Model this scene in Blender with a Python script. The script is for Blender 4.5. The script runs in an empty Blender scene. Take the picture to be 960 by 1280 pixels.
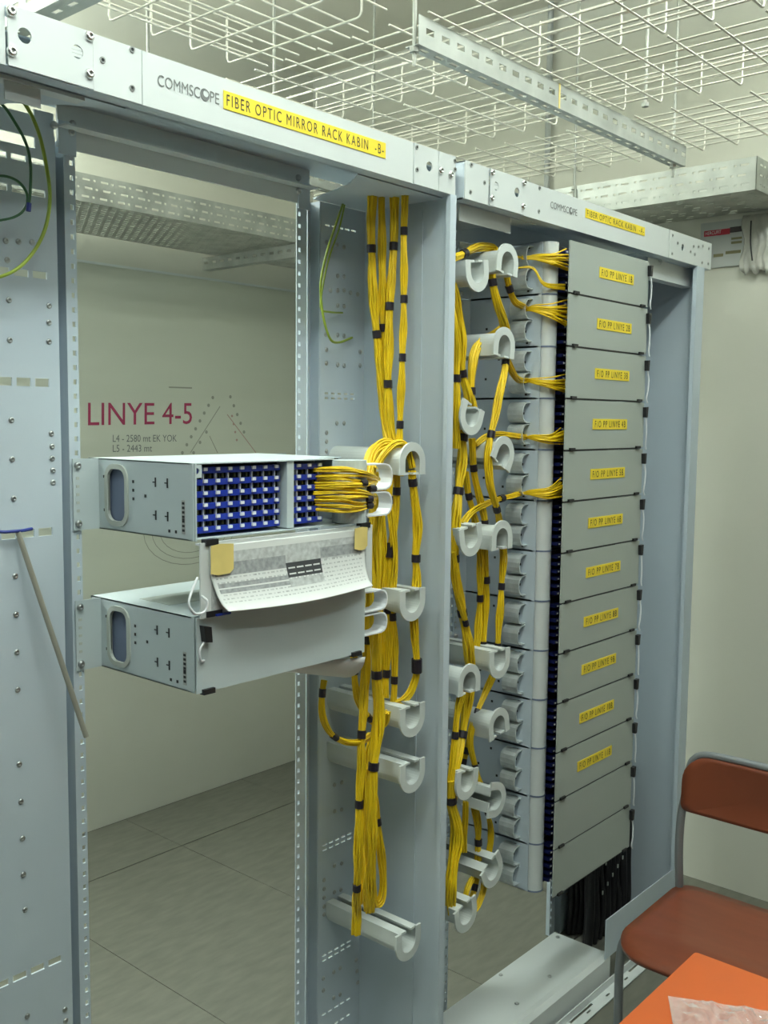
import bpy, math, random
from mathutils import Vector, Matrix

random.seed(7)
scene = bpy.context.scene
COL = scene.collection
PI = math.pi

# ------------------------------------------------------------------ camera
cam_data = bpy.data.cameras.new('camera')
cam = bpy.data.objects.new('camera', cam_data)
COL.objects.link(cam)
cam_data.sensor_fit = 'VERTICAL'
cam_data.sensor_height = 24.0
cam_data.lens = 23.2990
cam_data.clip_start = 0.02
cam.matrix_world = Matrix((
    (0.656645, 0.063794, -0.751497, 0.0000),
    (-0.754138, 0.068360, -0.653149, -1.3100),
    (0.009706, 0.995619, 0.092998, 1.6400),
    (0, 0, 0, 1)))
scene.camera = cam

# ------------------------------------------------------------------ world, exposure
world = bpy.data.worlds.new('room_air')
scene.world = world
world.use_nodes = True
world.node_tree.nodes['Background'].inputs[0].default_value = (0.55, 0.6, 0.6, 1)
world.node_tree.nodes['Background'].inputs[1].default_value = 0.02
scene.view_settings.view_transform = 'Standard'
scene.view_settings.look = 'None'
scene.view_settings.gamma = 1.0
scene.view_settings.use_curve_mapping = False
scene.view_settings.exposure = -0.05
CEIL_Z = 3.2
TUBE_POWER = 13.5
# ceiling luminaires of the room: (x, y, length, power factor, share of upward light)
LUMINAIRES = [(0.5, -0.66, 1.2, 0.9, 3.0), (2.15, -0.66, 1.2, 0.85, 3.0), (0.75, 1.55, 1.2, 3.3, 2.6), (0.7, -1.5, 1.2, 0.8, 1.2)]
LUM_Z = 2.86

# ------------------------------------------------------------------ materials
MATS = {}
def mat(name, col, rough=0.5, metal=0.0, var=0.06, scale=6.0, bump=0.0, bscale=120.0, trans=0.0, emit=0.0, stretch=None, alpha=1.0, spec=0.5, tint=None):
    m = bpy.data.materials.new(name)
    m.use_nodes = True
    nt = m.node_tree
    b = nt.nodes['Principled BSDF']
    b.inputs['Roughness'].default_value = rough
    b.inputs['Metallic'].default_value = metal
    b.inputs['Specular IOR Level'].default_value = spec
    b.inputs['Transmission Weight'].default_value = trans
    b.inputs['Alpha'].default_value = alpha
    tc = nt.nodes.new('ShaderNodeTexCoord')
    mp = nt.nodes.new('ShaderNodeMapping')
    if stretch: mp.inputs['Scale'].default_value = stretch
    nt.links.new(tc.outputs['Object'], mp.inputs[0])
    n = nt.nodes.new('ShaderNodeTexNoise')
    n.inputs['Scale'].default_value = scale
    n.inputs['Detail'].default_value = 5
    nt.links.new(mp.outputs[0], n.inputs[0])
    r = nt.nodes.new('ShaderNodeValToRGB')
    r.color_ramp.elements[0].position = 0.3
    r.color_ramp.elements[1].position = 0.7
    lo = [c * (1 - var) for c in col]; hi = [min(1, c * (1 + var)) for c in col]
    if tint: lo = list(tint)
    r.color_ramp.elements[0].color = (*lo, 1)
    r.color_ramp.elements[1].color = (*hi, 1)
    nt.links.new(n.outputs[0], r.inputs[0])
    nt.links.new(r.outputs[0], b.inputs['Base Color'])
    if bump:
        n2 = nt.nodes.new('ShaderNodeTexNoise'); n2.inputs['Scale'].default_value = bscale
        nt.links.new(mp.outputs[0], n2.inputs[0])
        bp = nt.nodes.new('ShaderNodeBump'); bp.inputs['Strength'].default_value = bump
        bp.inputs['Distance'].default_value = 0.002
        nt.links.new(n2.outputs[0], bp.inputs['Height'])
        nt.links.new(bp.outputs[0], b.inputs['Normal'])
    if emit:
        b.inputs['Emission Color'].default_value = (*col, 1)
        b.inputs['Emission Strength'].default_value = emit
    MATS[name] = m
    return m

mat('paint', (0.54, 0.62, 0.69), 0.42, 0, 0.03, 3, 0.05, 400)
mat('header_paint', (0.63, 0.67, 0.67), 0.4, 0, 0.02, 3)
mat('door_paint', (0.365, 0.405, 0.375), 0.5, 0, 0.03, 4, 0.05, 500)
mat('shelf_paint', (0.51, 0.585, 0.605), 0.4, 0, 0.03, 4)
mat('rim_grey', (0.46, 0.50, 0.46), 0.5)
mat('blue_grey', (0.15, 0.19, 0.29), 0.5)
mat('cream_plastic', (0.60, 0.645, 0.63), 0.45, 0, 0.02)
mat('white_plastic', (0.74, 0.77, 0.80), 0.4, 0, 0.02)
mat('galv', (0.39, 0.41, 0.38), 0.42, 0.55, 0.22, 14, 0.05, 60)
mat('channel_zinc', (0.40, 0.42, 0.39), 0.5, 0.2, 0.15, 14)
mat('galv_dull', (0.40, 0.41, 0.37), 0.55, 0.35, 0.2, 14)
mat('chrome', (0.75, 0.77, 0.76), 0.22, 0.9, 0.05, 20)
mat('satin_steel', (0.70, 0.74, 0.73), 0.28, 0.5, 0.12, 40)
mat('steel', (0.40, 0.39, 0.33), 0.3, 0.35, 0.08, 20)
mat('screw_steel', (0.48, 0.5, 0.5), 0.3, 0.85, 0.1, 50)
mat('wire_zinc', (0.62, 0.60, 0.52), 0.5, 0.2, 0.12, 9)
mat('black', (0.012, 0.012, 0.014), 0.45, 0, 0.1)
mat('dark_hole', (0.03, 0.033, 0.036), 0.7)
mat('tape', (0.018, 0.014, 0.022), 0.4)
mat('fibre_yellow', (0.80, 0.55, 0.010), 0.42, 0, 0.14, 18)
mat('label_yellow', (0.86, 0.66, 0.035), 0.5, 0, 0.03)
mat('ink', (0.035, 0.03, 0.02), 0.6)
mat('ink_grey', (0.16, 0.17, 0.17), 0.6)
mat('ink_red', (0.34, 0.03, 0.09), 0.6)
mat('ink_faint', (0.30, 0.31, 0.26), 0.7)
mat('ink_pink', (0.42, 0.28, 0.25), 0.7)
mat('adapter_blue', (0.012, 0.035, 0.34), 0.35, 0, 0.1, 30)
mat('adapter_navy', (0.010, 0.016, 0.10), 0.4, 0, 0.3, 60)
mat('adapter_dark', (0.012, 0.018, 0.014), 0.5)
mat('adapter_olive', (0.06, 0.07, 0.015), 0.5)
mat('paper', (0.72, 0.75, 0.74), 0.7, 0, 0.02)
mat('print_light', (0.50, 0.53, 0.53), 0.7, 0, 0.25, 90)
mat('print_mid', (0.33, 0.35, 0.36), 0.7, 0, 0.25, 120)
mat('print_dark', (0.05, 0.055, 0.06), 0.7)
mat('masking_tape', (0.72, 0.58, 0.20), 0.6, 0, 0.08, 20)
mat('wall_paint', (0.60, 0.60, 0.525), 0.85, 0, 0.03, 2.5, 0.12, 60)
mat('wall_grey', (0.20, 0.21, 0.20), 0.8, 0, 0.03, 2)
mat('ceiling_paint', (0.70, 0.68, 0.60), 0.9, 0, 0.03, 2)
mat('board_white', (0.57, 0.59, 0.50), 0.35, 0, 0.04, 2.2, stretch=(0.4, 1, 3))
mat('floor_vinyl', (0.165, 0.165, 0.137), 0.5, 0, 0.13, 9, 0.06, 90, stretch=(1.2, 4.0, 1))
mat('floor_joint', (0.05, 0.05, 0.042), 0.8)
mat('wire_green', (0.035, 0.13, 0.05), 0.45)
mat('wire_lime', (0.30, 0.40, 0.04), 0.45)
mat('lug_blue', (0.03, 0.05, 0.28), 0.4)
mat('ply_red', (0.20, 0.050, 0.022), 0.32, 0, 0.12, 4, stretch=(6, 1, 1))
mat('table_orange', (0.52, 0.10, 0.016), 0.4, 0, 0.05, 3)
mat('tube_grey', (0.26, 0.28, 0.30), 0.35, 0.4, 0.05)
mat('plastic_film', (0.80, 0.76, 0.74), 0.06, 0, 0.05, 30, 1.0, 35, alpha=0.28)
mat('film_cloudy', (0.62, 0.62, 0.55), 0.25, 0, 0.1, 30, 0.8, 50, alpha=0.75)
mat('sign_red', (0.45, 0.015, 0.04), 0.5)
mat('sign_black', (0.035, 0.025, 0.03), 0.5)
mat('sign_grey', (0.42, 0.44, 0.43), 0.5)
mat('sign_khaki', (0.20, 0.19, 0.09), 0.6)
mat('grout', (0.42, 0.43, 0.38), 0.8)
mat('lamp_glow', (0.93, 1.0, 0.96), 0.4, emit=3.0)
mat('lamp_white', (0.75, 0.76, 0.75), 0.5)

# ------------------------------------------------------------------ builders
def thing(name, label, cat, loc=(0, 0, 0), group=None):
    o = bpy.data.objects.new(name, None)
    o.empty_display_size = 0.05
    COL.objects.link(o)
    o.location = loc
    tag(o, label, cat, group)
    return o

def tag(o, label=None, cat=None, group=None, kind=None):
    if label: o['label'] = label
    if cat: o['category'] = cat
    if group: o['group'] = group
    if kind: o['kind'] = kind
    return o

def wloc(o):
    v = Vector((0, 0, 0))
    while o is not None:
        v += Vector(o.location); o = o.parent
    return v

class MB:
    """collects polygons in world space, then links them as ONE mesh object"""
    def __init__(s): s.v = []; s.f = []; s.m = []
    def add(s, vs, fs, mi=0):
        k = len(s.v); s.v += [tuple(p) for p in vs]
        s.f += [tuple(i + k for i in f) for f in fs]; s.m += [mi] * len(fs)
        return s
    def box(s, x0, x1, y0, y1, z0, z1, mi=0):
        vs = [(x, y, z) for x in (x0, x1) for y in (y0, y1) for z in (z0, z1)]
        return s.add(vs, [(0, 1, 3, 2), (4, 6, 7, 5), (0, 4, 5, 1), (2, 3, 7, 6), (0, 2, 6, 4), (1, 5, 7, 3)], mi)
    def tube(s, pts, r, n=6, cap=True, mi=0):
        pts = [Vector(p) for p in pts]
        N = len(pts); rr = r if isinstance(r, (list, tuple)) else [r] * N
        prev = None; vs = []; fs = []
        for i, p in enumerate(pts):
            t = (pts[min(i + 1, N - 1)] - pts[max(i - 1, 0)])
            if t.length < 1e-9: t = Vector((0, 0, 1))
            t.normalize()
            if prev is None:
                a = Vector((0, 0, 1)) if abs(t.z) < 0.9 else Vector((1, 0, 0))
                u = t.cross(a).normalized()
            else:
                u = (prev - t * prev.dot(t))
                u = u.normalized() if u.length > 1e-6 else t.orthogonal().normalized()
            prev = u; w = t.cross(u)
            for k in range(n):
                a = 2 * PI * k / n
                vs.append(p + (u * math.cos(a) + w * math.sin(a)) * rr[i])
        for i in range(N - 1):
            for k in range(n):
                fs.append((i * n + k, i * n + (k + 1) % n, (i + 1) * n + (k + 1) % n, (i + 1) * n + k))
        s.add(vs, fs, mi)
        if cap:   # end caps on vertices of their own, so the side shades smoothly and the caps stay flat
            s.add(vs[:n], [tuple(range(n))[::-1]], mi); s.add(vs[-n:], [tuple(range(n))], mi)
        return s
    def prism(s, poly, fn, w0, w1, mi=0):
        """poly: (u, v) outline, fn(u, v, w) -> xyz"""
        n = len(poly)
        vs = [fn(u, v, w0) for u, v in poly] + [fn(u, v, w1) for u, v in poly]
        fs = [tuple(range(n))[::-1], tuple(range(n, 2 * n))]
        fs += [(i, (i + 1) % n, n + (i + 1) % n, n + i) for i in range(n)]
        return s.add(vs, fs, mi)
    def band(s, outer, inner, fn, w0, w1, closed=False, mi=0):
        """solid strip between two outlines of equal length"""
        n = len(outer)
        vs = [fn(u, v, w) for w in (w0, w1) for ol in (outer, inner) for u, v in ol]
        O0, I0, O1, I1 = 0, n, 2 * n, 3 * n
        fs = []
        R = range(n) if closed else range(n - 1)
        for i in R:
            j = (i + 1) % n
            fs += [(O0 + i, O0 + j, I0 + j, I0 + i), (O1 + i, I1 + i, I1 + j, O1 + j),
                   (O0 + i, O1 + i, O1 + j, O0 + j), (I0 + i, I0 + j, I1 + j, I1 + i)]
        if not closed:
            for i in (0, n - 1):
                fs.append((O0 + i, I0 + i, I1 + i, O1 + i))
        return s.add(vs, fs, mi)
    def dome(s, c, nrm, r, h, n=10, mi=0):
        """screw head: low dome with a drive slot"""
        c = Vector(c); nrm = Vector(nrm).normalized(); u = nrm.orthogonal().normalized(); w = nrm.cross(u)
        prof = [(r, 0), (r, h * 0.4), (r * 0.75, h * 0.85), (r * 0.42, h), (r * 0.36, h * 0.5)]
        vs = []; fs = []
        for rad, z in prof:
            for k in range(n):
                a = 2 * PI * k / n
                vs.append(c + u * math.cos(a) * rad + w * math.sin(a) * rad + nrm * z)
        for i in range(len(prof) - 1):
            for k in range(n):
                fs.append((i * n + k, i * n + (k + 1) % n, (i + 1) * n + (k + 1) % n, (i + 1) * n + k))
        fs.append(tuple((len(prof) - 1) * n + k for k in range(n)))
        return s.add(vs, fs, mi)
    def build(s, name, material, parent=None, smooth=False, label=None, kind=None, cat=None, group=None, origin=None):
        me = bpy.data.meshes.new(name)
        off = Vector(origin) if origin is not None else (wloc(parent) if parent else Vector((0, 0, 0)))
        base = off if origin is None else off
        me.from_pydata([Vector(p) - base for p in s.v], [], s.f)
        mats = material if isinstance(material, (list, tuple)) else [material]
        for m in mats: me.materials.append(MATS[m])
        if len(mats) > 1:
            for p, mi in zip(me.polygons, s.m): p.material_index = mi
        if smooth:
            for p in me.polygons: p.use_smooth = len(p.vertices) <= 4
        me.update()
        o = bpy.data.objects.new(name, me)
        COL.objects.link(o)
        if parent is not None:
            o.parent = parent
            if origin is not None: o.location = off - wloc(parent)
        elif origin is not None:
            o.location = off
        return tag(o, label, cat, group, kind)

XZ = lambda y: (lambda u, v, w: (u, y + w, v))       # plate facing the aisle, w = depth behind y
YZ = lambda x: (lambda u, v, w: (x + w, u, v))       # plate across, u = y
XY = lambda z: (lambda u, v, w: (u, v, z + w))       # lying plate
def fbox(mb, fn, u0, u1, v0, v1, w0, w1, mi=0):
    mb.prism([(u0, v0), (u1, v0), (u1, v1), (u0, v1)], fn, w0, w1, mi)
def slotted(mb, fn, u0, u1, v0, v1, rows, t, mi=0):
    """plate u0..u1 x v0..v1 with rows of real slots: rows = [(vc, height, [(ua, ub), ...])]"""
    cur = v0
    for vc, h, slots in sorted(rows, key=lambda r: r[0]):
        a, b = vc - h / 2, vc + h / 2
        if a > cur + 1e-6: fbox(mb, fn, u0, u1, cur, a, 0, t, mi)
        uc = u0
        for sa, sb in sorted(slots):
            sa = max(sa, u0); sb = min(sb, u1)
            if sb <= uc: continue
            if sa > uc + 1e-6: fbox(mb, fn, uc, sa, a, b, 0, t, mi)
            uc = sb
        if uc < u1 - 1e-6: fbox(mb, fn, uc, u1, a, b, 0, t, mi)
        cur = b
    if cur < v1 - 1e-6: fbox(mb, fn, u0, u1, cur, v1, 0, t, mi)
def holed(mb, fn, u0, u1, v0, v1, holes, t, n=16, mi=0):
    """plate with real round holes (u, v, r), one hole per column"""
    cur = u0
    for hu, hv, r in sorted(holes):
        q = r * 1.25
        a, b = max(cur, hu - q), min(u1, hu + q)
        if a > cur + 1e-6: fbox(mb, fn, cur, a, v0, v1, 0, t, mi)
        c, d = max(v0, hv - q), min(v1, hv + q)
        if c > v0 + 1e-6: fbox(mb, fn, a, b, v0, c, 0, t, mi)
        if d < v1 - 1e-6: fbox(mb, fn, a, b, d, v1, 0, t, mi)
        outer = []; inner = []
        for k in range(n):
            an = 2 * PI * k / n; ca, sa = math.cos(an), math.sin(an)
            m = max(abs(ca), abs(sa))
            ou, ov = hu + ca / m * q, hv + sa / m * q
            outer.append((min(max(ou, a), b), min(max(ov, c), d)))
            inner.append((hu + ca * r, hv + sa * r))
        mb.band(outer, inner, fn, 0, t, True, mi)
        cur = b
    if cur < u1 - 1e-6: fbox(mb, fn, cur, u1, v0, v1, 0, t, mi)

def text_part(body, p00, p10, p01, material, parent, name='lettering', label=None, squeeze=1.0):
    """flat lettering fitted to the rectangle p00 (lower left), p10 (lower right), p01 (upper left)"""
    cu = bpy.data.curves.new(name, 'FONT'); cu.body = body; cu.resolution_u = 3
    cu.space_character = squeeze
    ob = bpy.data.objects.new(name, cu); COL.objects.link(ob)
    dg = bpy.context.evaluated_depsgraph_get(); dg.update()
    me = bpy.data.meshes.new_from_object(ob.evaluated_get(dg))
    bpy.data.objects.remove(ob); bpy.data.curves.remove(cu)
    xs = [v.co.x for v in me.vertices]; ys = [v.co.y for v in me.vertices]
    ax, bx, ay, by = min(xs), max(xs), min(ys), max(ys)
    p00, p10, p01 = Vector(p00), Vector(p10), Vector(p01)
    base = wloc(parent) if parent else Vector((0, 0, 0))
    for v in me.vertices:
        u = (v.co.x - ax) / (bx - ax); w = (v.co.y - ay) / (by - ay)
        v.co = p00 + (p10 - p00) * u + (p01 - p00) * w - base
    me.materials.append(MATS[material])
    o = bpy.data.objects.new(name, me); COL.objects.link(o); o.parent = parent
    return tag(o, label)

def catmull(pts, sub=6):
    P = [Vector(p) for p in pts]
    if len(P) == 2: return [P[0].lerp(P[1], i / sub) for i in range(sub + 1)]
    Q = [P[0] * 2 - P[1]] + P + [P[-1] * 2 - P[-2]]
    out = []
    for i in range(1, len(Q) - 2):
        a, b, c, d = Q[i - 1], Q[i], Q[i + 1], Q[i + 2]
        for k in range(sub):
            t = k / sub
            out.append(0.5 * ((2 * b) + (c - a) * t + (2 * a - 5 * b + 4 * c - d) * t * t + (3 * b - a - 3 * c + d) * t ** 3))
    out.append(P[-1])
    return out

def dup(root):
    r = root.copy(); COL.objects.link(r)
    for ch in list(root.children):
        c = ch.copy(); COL.objects.link(c); c.parent = r
        for g in list(ch.children):
            d = g.copy(); COL.objects.link(d); d.parent = c
    return r

# ================================================================== THE ROOM
RX, BY, LX, FY = 3.35, 2.06, -3.4, -4.6
fl = MB().box(LX - 0.1, RX + 0.1, FY - 0.1, BY + 0.1, -0.06, -0.006).build('floor', 'floor_joint', None, kind='structure')
gx = [1.66 + 0.62 * k for k in range(-9, 4)]
gy = [1.685 - 1.48 * k for k in range(-1, 6)][::-1]
for i in range(len(gx) - 1):
    for j in range(len(gy) - 1):
        a, b = max(gx[i], LX), min(gx[i + 1], RX); c, d = max(gy[j], FY), min(gy[j + 1], BY)
        if b - a < 0.02 or d - c < 0.02: continue
        g = 0.0011; gy_ = 0.0026
        MB().box(a + g, b - g, c + gy_, d - gy_, -0.006, 0).build('floor_tile', 'floor_vinyl', fl)
MB().box(LX - 0.1, RX + 0.1, BY, BY + 0.1, 0, CEIL_Z).build('wall_back', 'wall_paint', None, kind='structure')
MB().box(RX, RX + 0.1, FY, BY, 0, CEIL_Z).build('wall_right', 'wall_paint', None, kind='structure')
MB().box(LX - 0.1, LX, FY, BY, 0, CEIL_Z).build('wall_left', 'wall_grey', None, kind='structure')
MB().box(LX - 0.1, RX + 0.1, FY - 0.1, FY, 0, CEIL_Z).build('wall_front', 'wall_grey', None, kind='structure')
MB().box(LX - 0.1, RX + 0.1, FY - 0.1, BY + 0.1, CEIL_Z, CEIL_Z + 0.1).build('ceiling', 'ceiling_paint', None, kind='structure')

# ceiling luminaires (they are what lights the room)
LUMLAB = ['fluorescent luminaire on the ceiling above the aisle, near the mirror rack', 'fluorescent luminaire on the ceiling above the aisle, near the patch panel rack', 'fluorescent luminaire on the ceiling behind the racks', 'fluorescent luminaire on the ceiling far out in the aisle']
for (lx, ly, ll, lp, lup), lab in zip(LUMINAIRES, LUMLAB):
    t = thing('ceiling_luminaire', lab, 'lamp', (lx, ly, LUM_Z), 'ceiling luminaires')
    MB().box(lx - ll / 2, lx + ll / 2, ly - 0.03, ly + 0.03, LUM_Z - 0.02, LUM_Z + 0.03).build('housing', 'lamp_white', t)
    for s in (-0.4, 0.4): MB().tube([(lx + s, ly, LUM_Z + 0.03), (lx + s, ly, CEIL_Z)], 0.006, 6).build('hanger', 'lamp_white', t)
    for s in (-0.055, 0.055):
        MB().tube([(lx - ll / 2 + 0.03, ly + s, LUM_Z - 0.006), (lx + ll / 2 - 0.03, ly + s, LUM_Z - 0.006)], 0.013, 8).build('fluorescent_tube', 'lamp_glow', t, True)
    for up_, f_ in ((0, 1.0), (1, lup)):
        ld = bpy.data.lights.new('tube_light', 'AREA'); ld.shape = 'RECTANGLE'; ld.size = ll; ld.size_y = 0.14
        ld.energy = TUBE_POWER * lp * f_; ld.color = (0.89, 1.0, 0.96)
        lo = bpy.data.objects.new('tube_light', ld); COL.objects.link(lo); lo.parent = t
        lo.location = (0, 0, 0.035 if up_ else -0.03)
        if up_: lo.rotation_euler = (PI, 0, 0)

# ================================================================== BACK WALL BOARD
bd = thing('wall_board', 'large pale printed board with red lettering on the back wall', 'board', (2.4, BY, 1.5))
MB().box(0.7, 3.28, BY - 0.012, BY - 0.001, 0.74, 2.215).build('board_sheet', 'board_white', bd)
MB().box(0.7, 3.28, BY - 0.016, BY - 0.001, 2.215, 2.224).build('edge_strip', 'cream_plastic', bd)
yb = BY - 0.0135
text_part('LINYE 4-5', (2.1329, 2.0465, 1.6045), (2.6286, 2.0465, 1.6119), (2.1347, 2.0465, 1.6926), 'ink_red', bd, label='red lettering')
text_part('L4 - 2580 mt EK YOK', (2.2417, 2.0465, 1.5408), (2.5494, 2.0465, 1.5391), (2.2422, 2.0465, 1.5688), 'ink_grey', bd)
text_part('L5 - 2443 mt', (2.241, 2.0465, 1.5017), (2.4253, 2.0465, 1.4999), (2.2415, 2.0465, 1.5298), 'ink_grey', bd)
m = MB()
def dots(a, b, n, r, mi=0):
    for k in range(n):
        p = Vector(a).lerp(Vector(b), k / (n - 1))
        q = [(p.x + r * math.cos(i * PI / 3), p.z + r * math.sin(i * PI / 3)) for i in range(6)]
        m.add([(x, yb, z) for x, z in q], [tuple(range(6))], mi)
def line(pts, w, mi=0):
    for a, b in zip(pts[:-1], pts[1:]):
        a = Vector(a); b = Vector(b); d = (b - a).normalized(); nn = Vector((-d.z, 0, d.x)) * w / 2
        m.add([a + nn, b + nn, b - nn, a - nn], [(0, 1, 2, 3)], mi)
dots((2.7405, 2.0465, 1.7245), (2.5775, 2.0465, 1.4922), 8, 0.008)
dots((2.8378, 2.0465, 1.7301), (2.9146, 2.0465, 1.5775), 5, 0.008)
dots((2.7047, 2.0465, 1.5782), (2.6358, 2.0465, 1.4911), 3, 0.008)
dots((2.8463, 2.0465, 1.6472), (2.873, 2.0465, 1.5427), 4, 0.006, 1)
line([(2.7796, 2.0465, 1.6877), (2.619, 2.0465, 1.4914)], 0.004)
line([(2.8194, 2.0465, 1.6539), (2.9846, 2.0465, 1.4845)], 0.004, 1)
line([(2.7218, 2.0465, 1.5611), (2.765, 2.0465, 1.4886)], 0.004)
line([(2.5117, 2.0465, 1.7616), (2.6302, 2.0465, 1.7619)], 0.006)
for rr in (0.10, 0.125, 0.15):
    line([(2.62 + rr * 1.6 * math.cos(a), yb, 1.17 + rr * math.sin(a)) for a in [PI + PI * k / 14 for k in range(15)]], 0.003)
m.build('faint_drawing', ['ink_faint', 'ink_pink'], bd, label='faded pencil-like drawing')

# ================================================================== RACK FRAMES
YB = 0.258        # mounting plane of the uprights
ZH0, ZH1 = 2.114, 2.194

def upright(rack, xf0, xf1, xg0, xg1, xp0, xp1, panel_rows, screws, hole_side, name_panel='upright_panel'):
    """perforated flange xf0..xf1, recessed groove xg0..xg1, wide panel xp0..xp1"""
    m = MB(); xc = xf0 + 0.0075 if hole_side < 0 else xf1 - 0.0075
    slotted(m, XZ(YB), xf0, xf1, 0.02, 2.112, [(0.05 + 0.025 * k, 0.009, [(xc - 0.0035, xc + 0.0035)]) for k in range(82)], 0.003)
    m.build('perforated_flange', 'paint', rack)
    m = MB()
    m.box(xg0, xg1, YB + 0.028, YB + 0.031, 0.0, 2.112)
    m.box(min(xg0, xg1) - 0.002, min(xg0, xg1), YB, YB + 0.03, 0, 2.112)
    m.box(max(xg0, xg1), max(xg0, xg1) + 0.002, YB, YB + 0.03, 0, 2.112)
    m.build('groove_channel', 'paint', rack)
    m = MB()
    slotted(m, XZ(YB), xp0, xp1, 0.0, 2.112, panel_rows, 0.003)
    m.build(name_panel, 'paint', rack)
    m = MB()
    for p in screws: m.dome((p[0], YB, p[2]), (0, -1, 0), 0.0052, 0.003)
    m.build('screws', 'screw_steel', rack, True, kind='stuff')

def dashes(x0, x1, w, g):
    out = []; x = x0
    while x + w <= x1 + 1e-6: out.append((x, x + w)); x += w + g
    return out

rackB = thing('equipment_rack', 'open light grey rack frame with the long yellow mirror rack label on its header', 'rack', (1.2, 0.13, 0))
rackA = thing('equipment_rack', 'right-hand light grey rack filled with a column of closed patch shelves', 'rack', (2.4, 0.13, 0))

# ---- rack B header
def hplate(rack, x0, x1, holes, bolts, y=0.0, dots_=(), slats=()):
    m = MB(); holed(m, XZ(y), x0 + 0.0011, x1 - 0.0011, ZH0, ZH1, holes, 0.003)
    o = m.build('header_plate', 'header_paint', rack)
    if bolts:
        b = MB()
        for (bx, bz) in bolts: b.dome((bx, y, bz), (0, -1, 0), 0.0075, 0.006, 12)
        b.build('bolts', 'chrome', o, True, kind='stuff')
    if dots_:
        b = MB()
        for (bx, bz) in dots_:
            b.band([(bx + 0.0048 * math.cos(a * PI / 5), bz + 0.0048 * math.sin(a * PI / 5)) for a in range(10)],
                   [(bx + 0.0026 * math.cos(a * PI / 5), bz + 0.0026 * math.sin(a * PI / 5)) for a in range(10)], XZ(y), -0.0015, 0.0, True)
            b.prism([(bx + 0.0036 * math.cos(a * PI / 5), bz + 0.0036 * math.sin(a * PI / 5)) for a in range(10)], XZ(y), -0.0006, 0.0, 1)
        b.build('screw_holes', ['screw_steel', 'dark_hole'], o, kind='stuff')
    if slats:
        b = MB()
        for (sx, sz, r) in slats:
            for k in (-0.5, 0, 0.5):
                hw = r * math.sqrt(1 - k * k)
                b.box(sx - hw, sx + hw, y + 0.001, y + 0.003, sz + k * r - 0.0022, sz + k * r + 0.0022)
        b.build('hole_slats', 'header_paint', o, kind='stuff')
    return o
def xz(p): return (p[0], p[2])
hplate(rackB, 0.40, 0.7175, [], [], 0.001)
hplate(rackB, 0.7175, 0.851, [(0.743, 2.159, 0.0105), (0.824, 2.160, 0.0095)],
       [xz((0.7231, 0, 2.1849)), xz((0.7228, 0, 2.1326)), xz((0.8439, 0, 2.1869)), xz((0.8428, 0, 2.1341))], -0.003, slats=[(0.824, 2.160, 0.0095)])
hplate(rackB, 0.851, 0.937, [], [], 0.0, [xz((0.8674, 0, 2.1608)), xz((0.9191, 0, 2.1897)), xz((0.9182, 0, 2.1337))])
main = hplate(rackB, 0.937, 1.588, [], [], 0.001)
hplate(rackB, 1.588, 1.67, [(1.639, 2.157, 0.010)], [], 0.0, [xz((1.5972, 0, 2.1867)), xz((1.5981, 0, 2.1429))])
hplate(rackB, 1.67, 1.7285, [], [xz((1.6754, 0, 2.156)), xz((1.7098, 0, 2.1543))], 0.0, [xz((1.7243, 0, 2.185)), xz((1.7248, 0, 2.167))])
m = MB()
m.box(0.40, 1.7285, 0.003, 0.034, ZH1 - 0.003, ZH1); m.box(0.40, 1.7285, 0.004, 0.034, ZH0, ZH0 + 0.003)
m.box(0.40, 1.7285, 0.031, 0.034, ZH0, ZH0 + 0.012); m.build('header_channel', 'paint', rackB)
m = MB()
slotted(m, XY(2.170), 0.40, 1.7285, 0.034, YB + 0.03,
        [(0.085, 0.008, [(1.02 + 0.16 * k, 1.028 + 0.16 * k) for k in range(4)]), (0.17, 0.009, [(1.0 + 0.19 * k, 1.009 + 0.19 * k) for k in range(3)])], 0.003)
m.build('top_cover', 'paint', rackB)
m = MB()
m.prism([(0.40, 0.035), (0.93, 0.035), (0.86, 0.09), (0.80, 0.15), (0.775, YB), (0.40, YB)], XY(2.1125), 0, 0.003)
m.build('corner_gusset', 'paint', rackB)
m = MB()
m.prism([(1.46, 0.035), (1.728, 0.035), (1.728, YB), (1.56, YB), (1.53, 0.16), (1.50, 0.09)], XY(2.1125), 0, 0.003)
m.build('corner_gusset', 'paint', rackB)
m = MB()
m.box(0.945, 1.545, YB - 0.004, YB, 2.096, 2.17); m.box(0.945, 1.545, YB - 0.03, YB - 0.004, 2.128, 2.131)
m.build('back_beam', 'header_paint', rackB)
m = MB()
for p in ((0.9738, 0.25, 2.1386), (0.9704, 0.25, 2.1246), (1.5104, 0.25, 2.1479), (1.5105, 0.25, 2.1198), (0.9387, 0.25, 2.1295)):
    m.dome((p[0], YB - 0.004, p[2]), (0, -1, 0), 0.007, 0.006)
m.build('beam_bolts', 'screw_steel', rackB, True, kind='stuff')
for x0 in (0.945, 1.51):
    MB().box(x0, x0 + 0.034, YB - 0.007, YB - 0.004, 2.085, 2.14).build('beam_bracket', 'paint', rackB)

# hanging tab and clips under the header at the far left
m = MB(); m.box(0.735, 0.79, 0.04, 0.043, 2.082, 2.113); m.box(0.66, 0.86, 0.036, 0.06, 2.108, 2.1125)
m.build('hanging_tab', 'header_paint', rackB)

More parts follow.
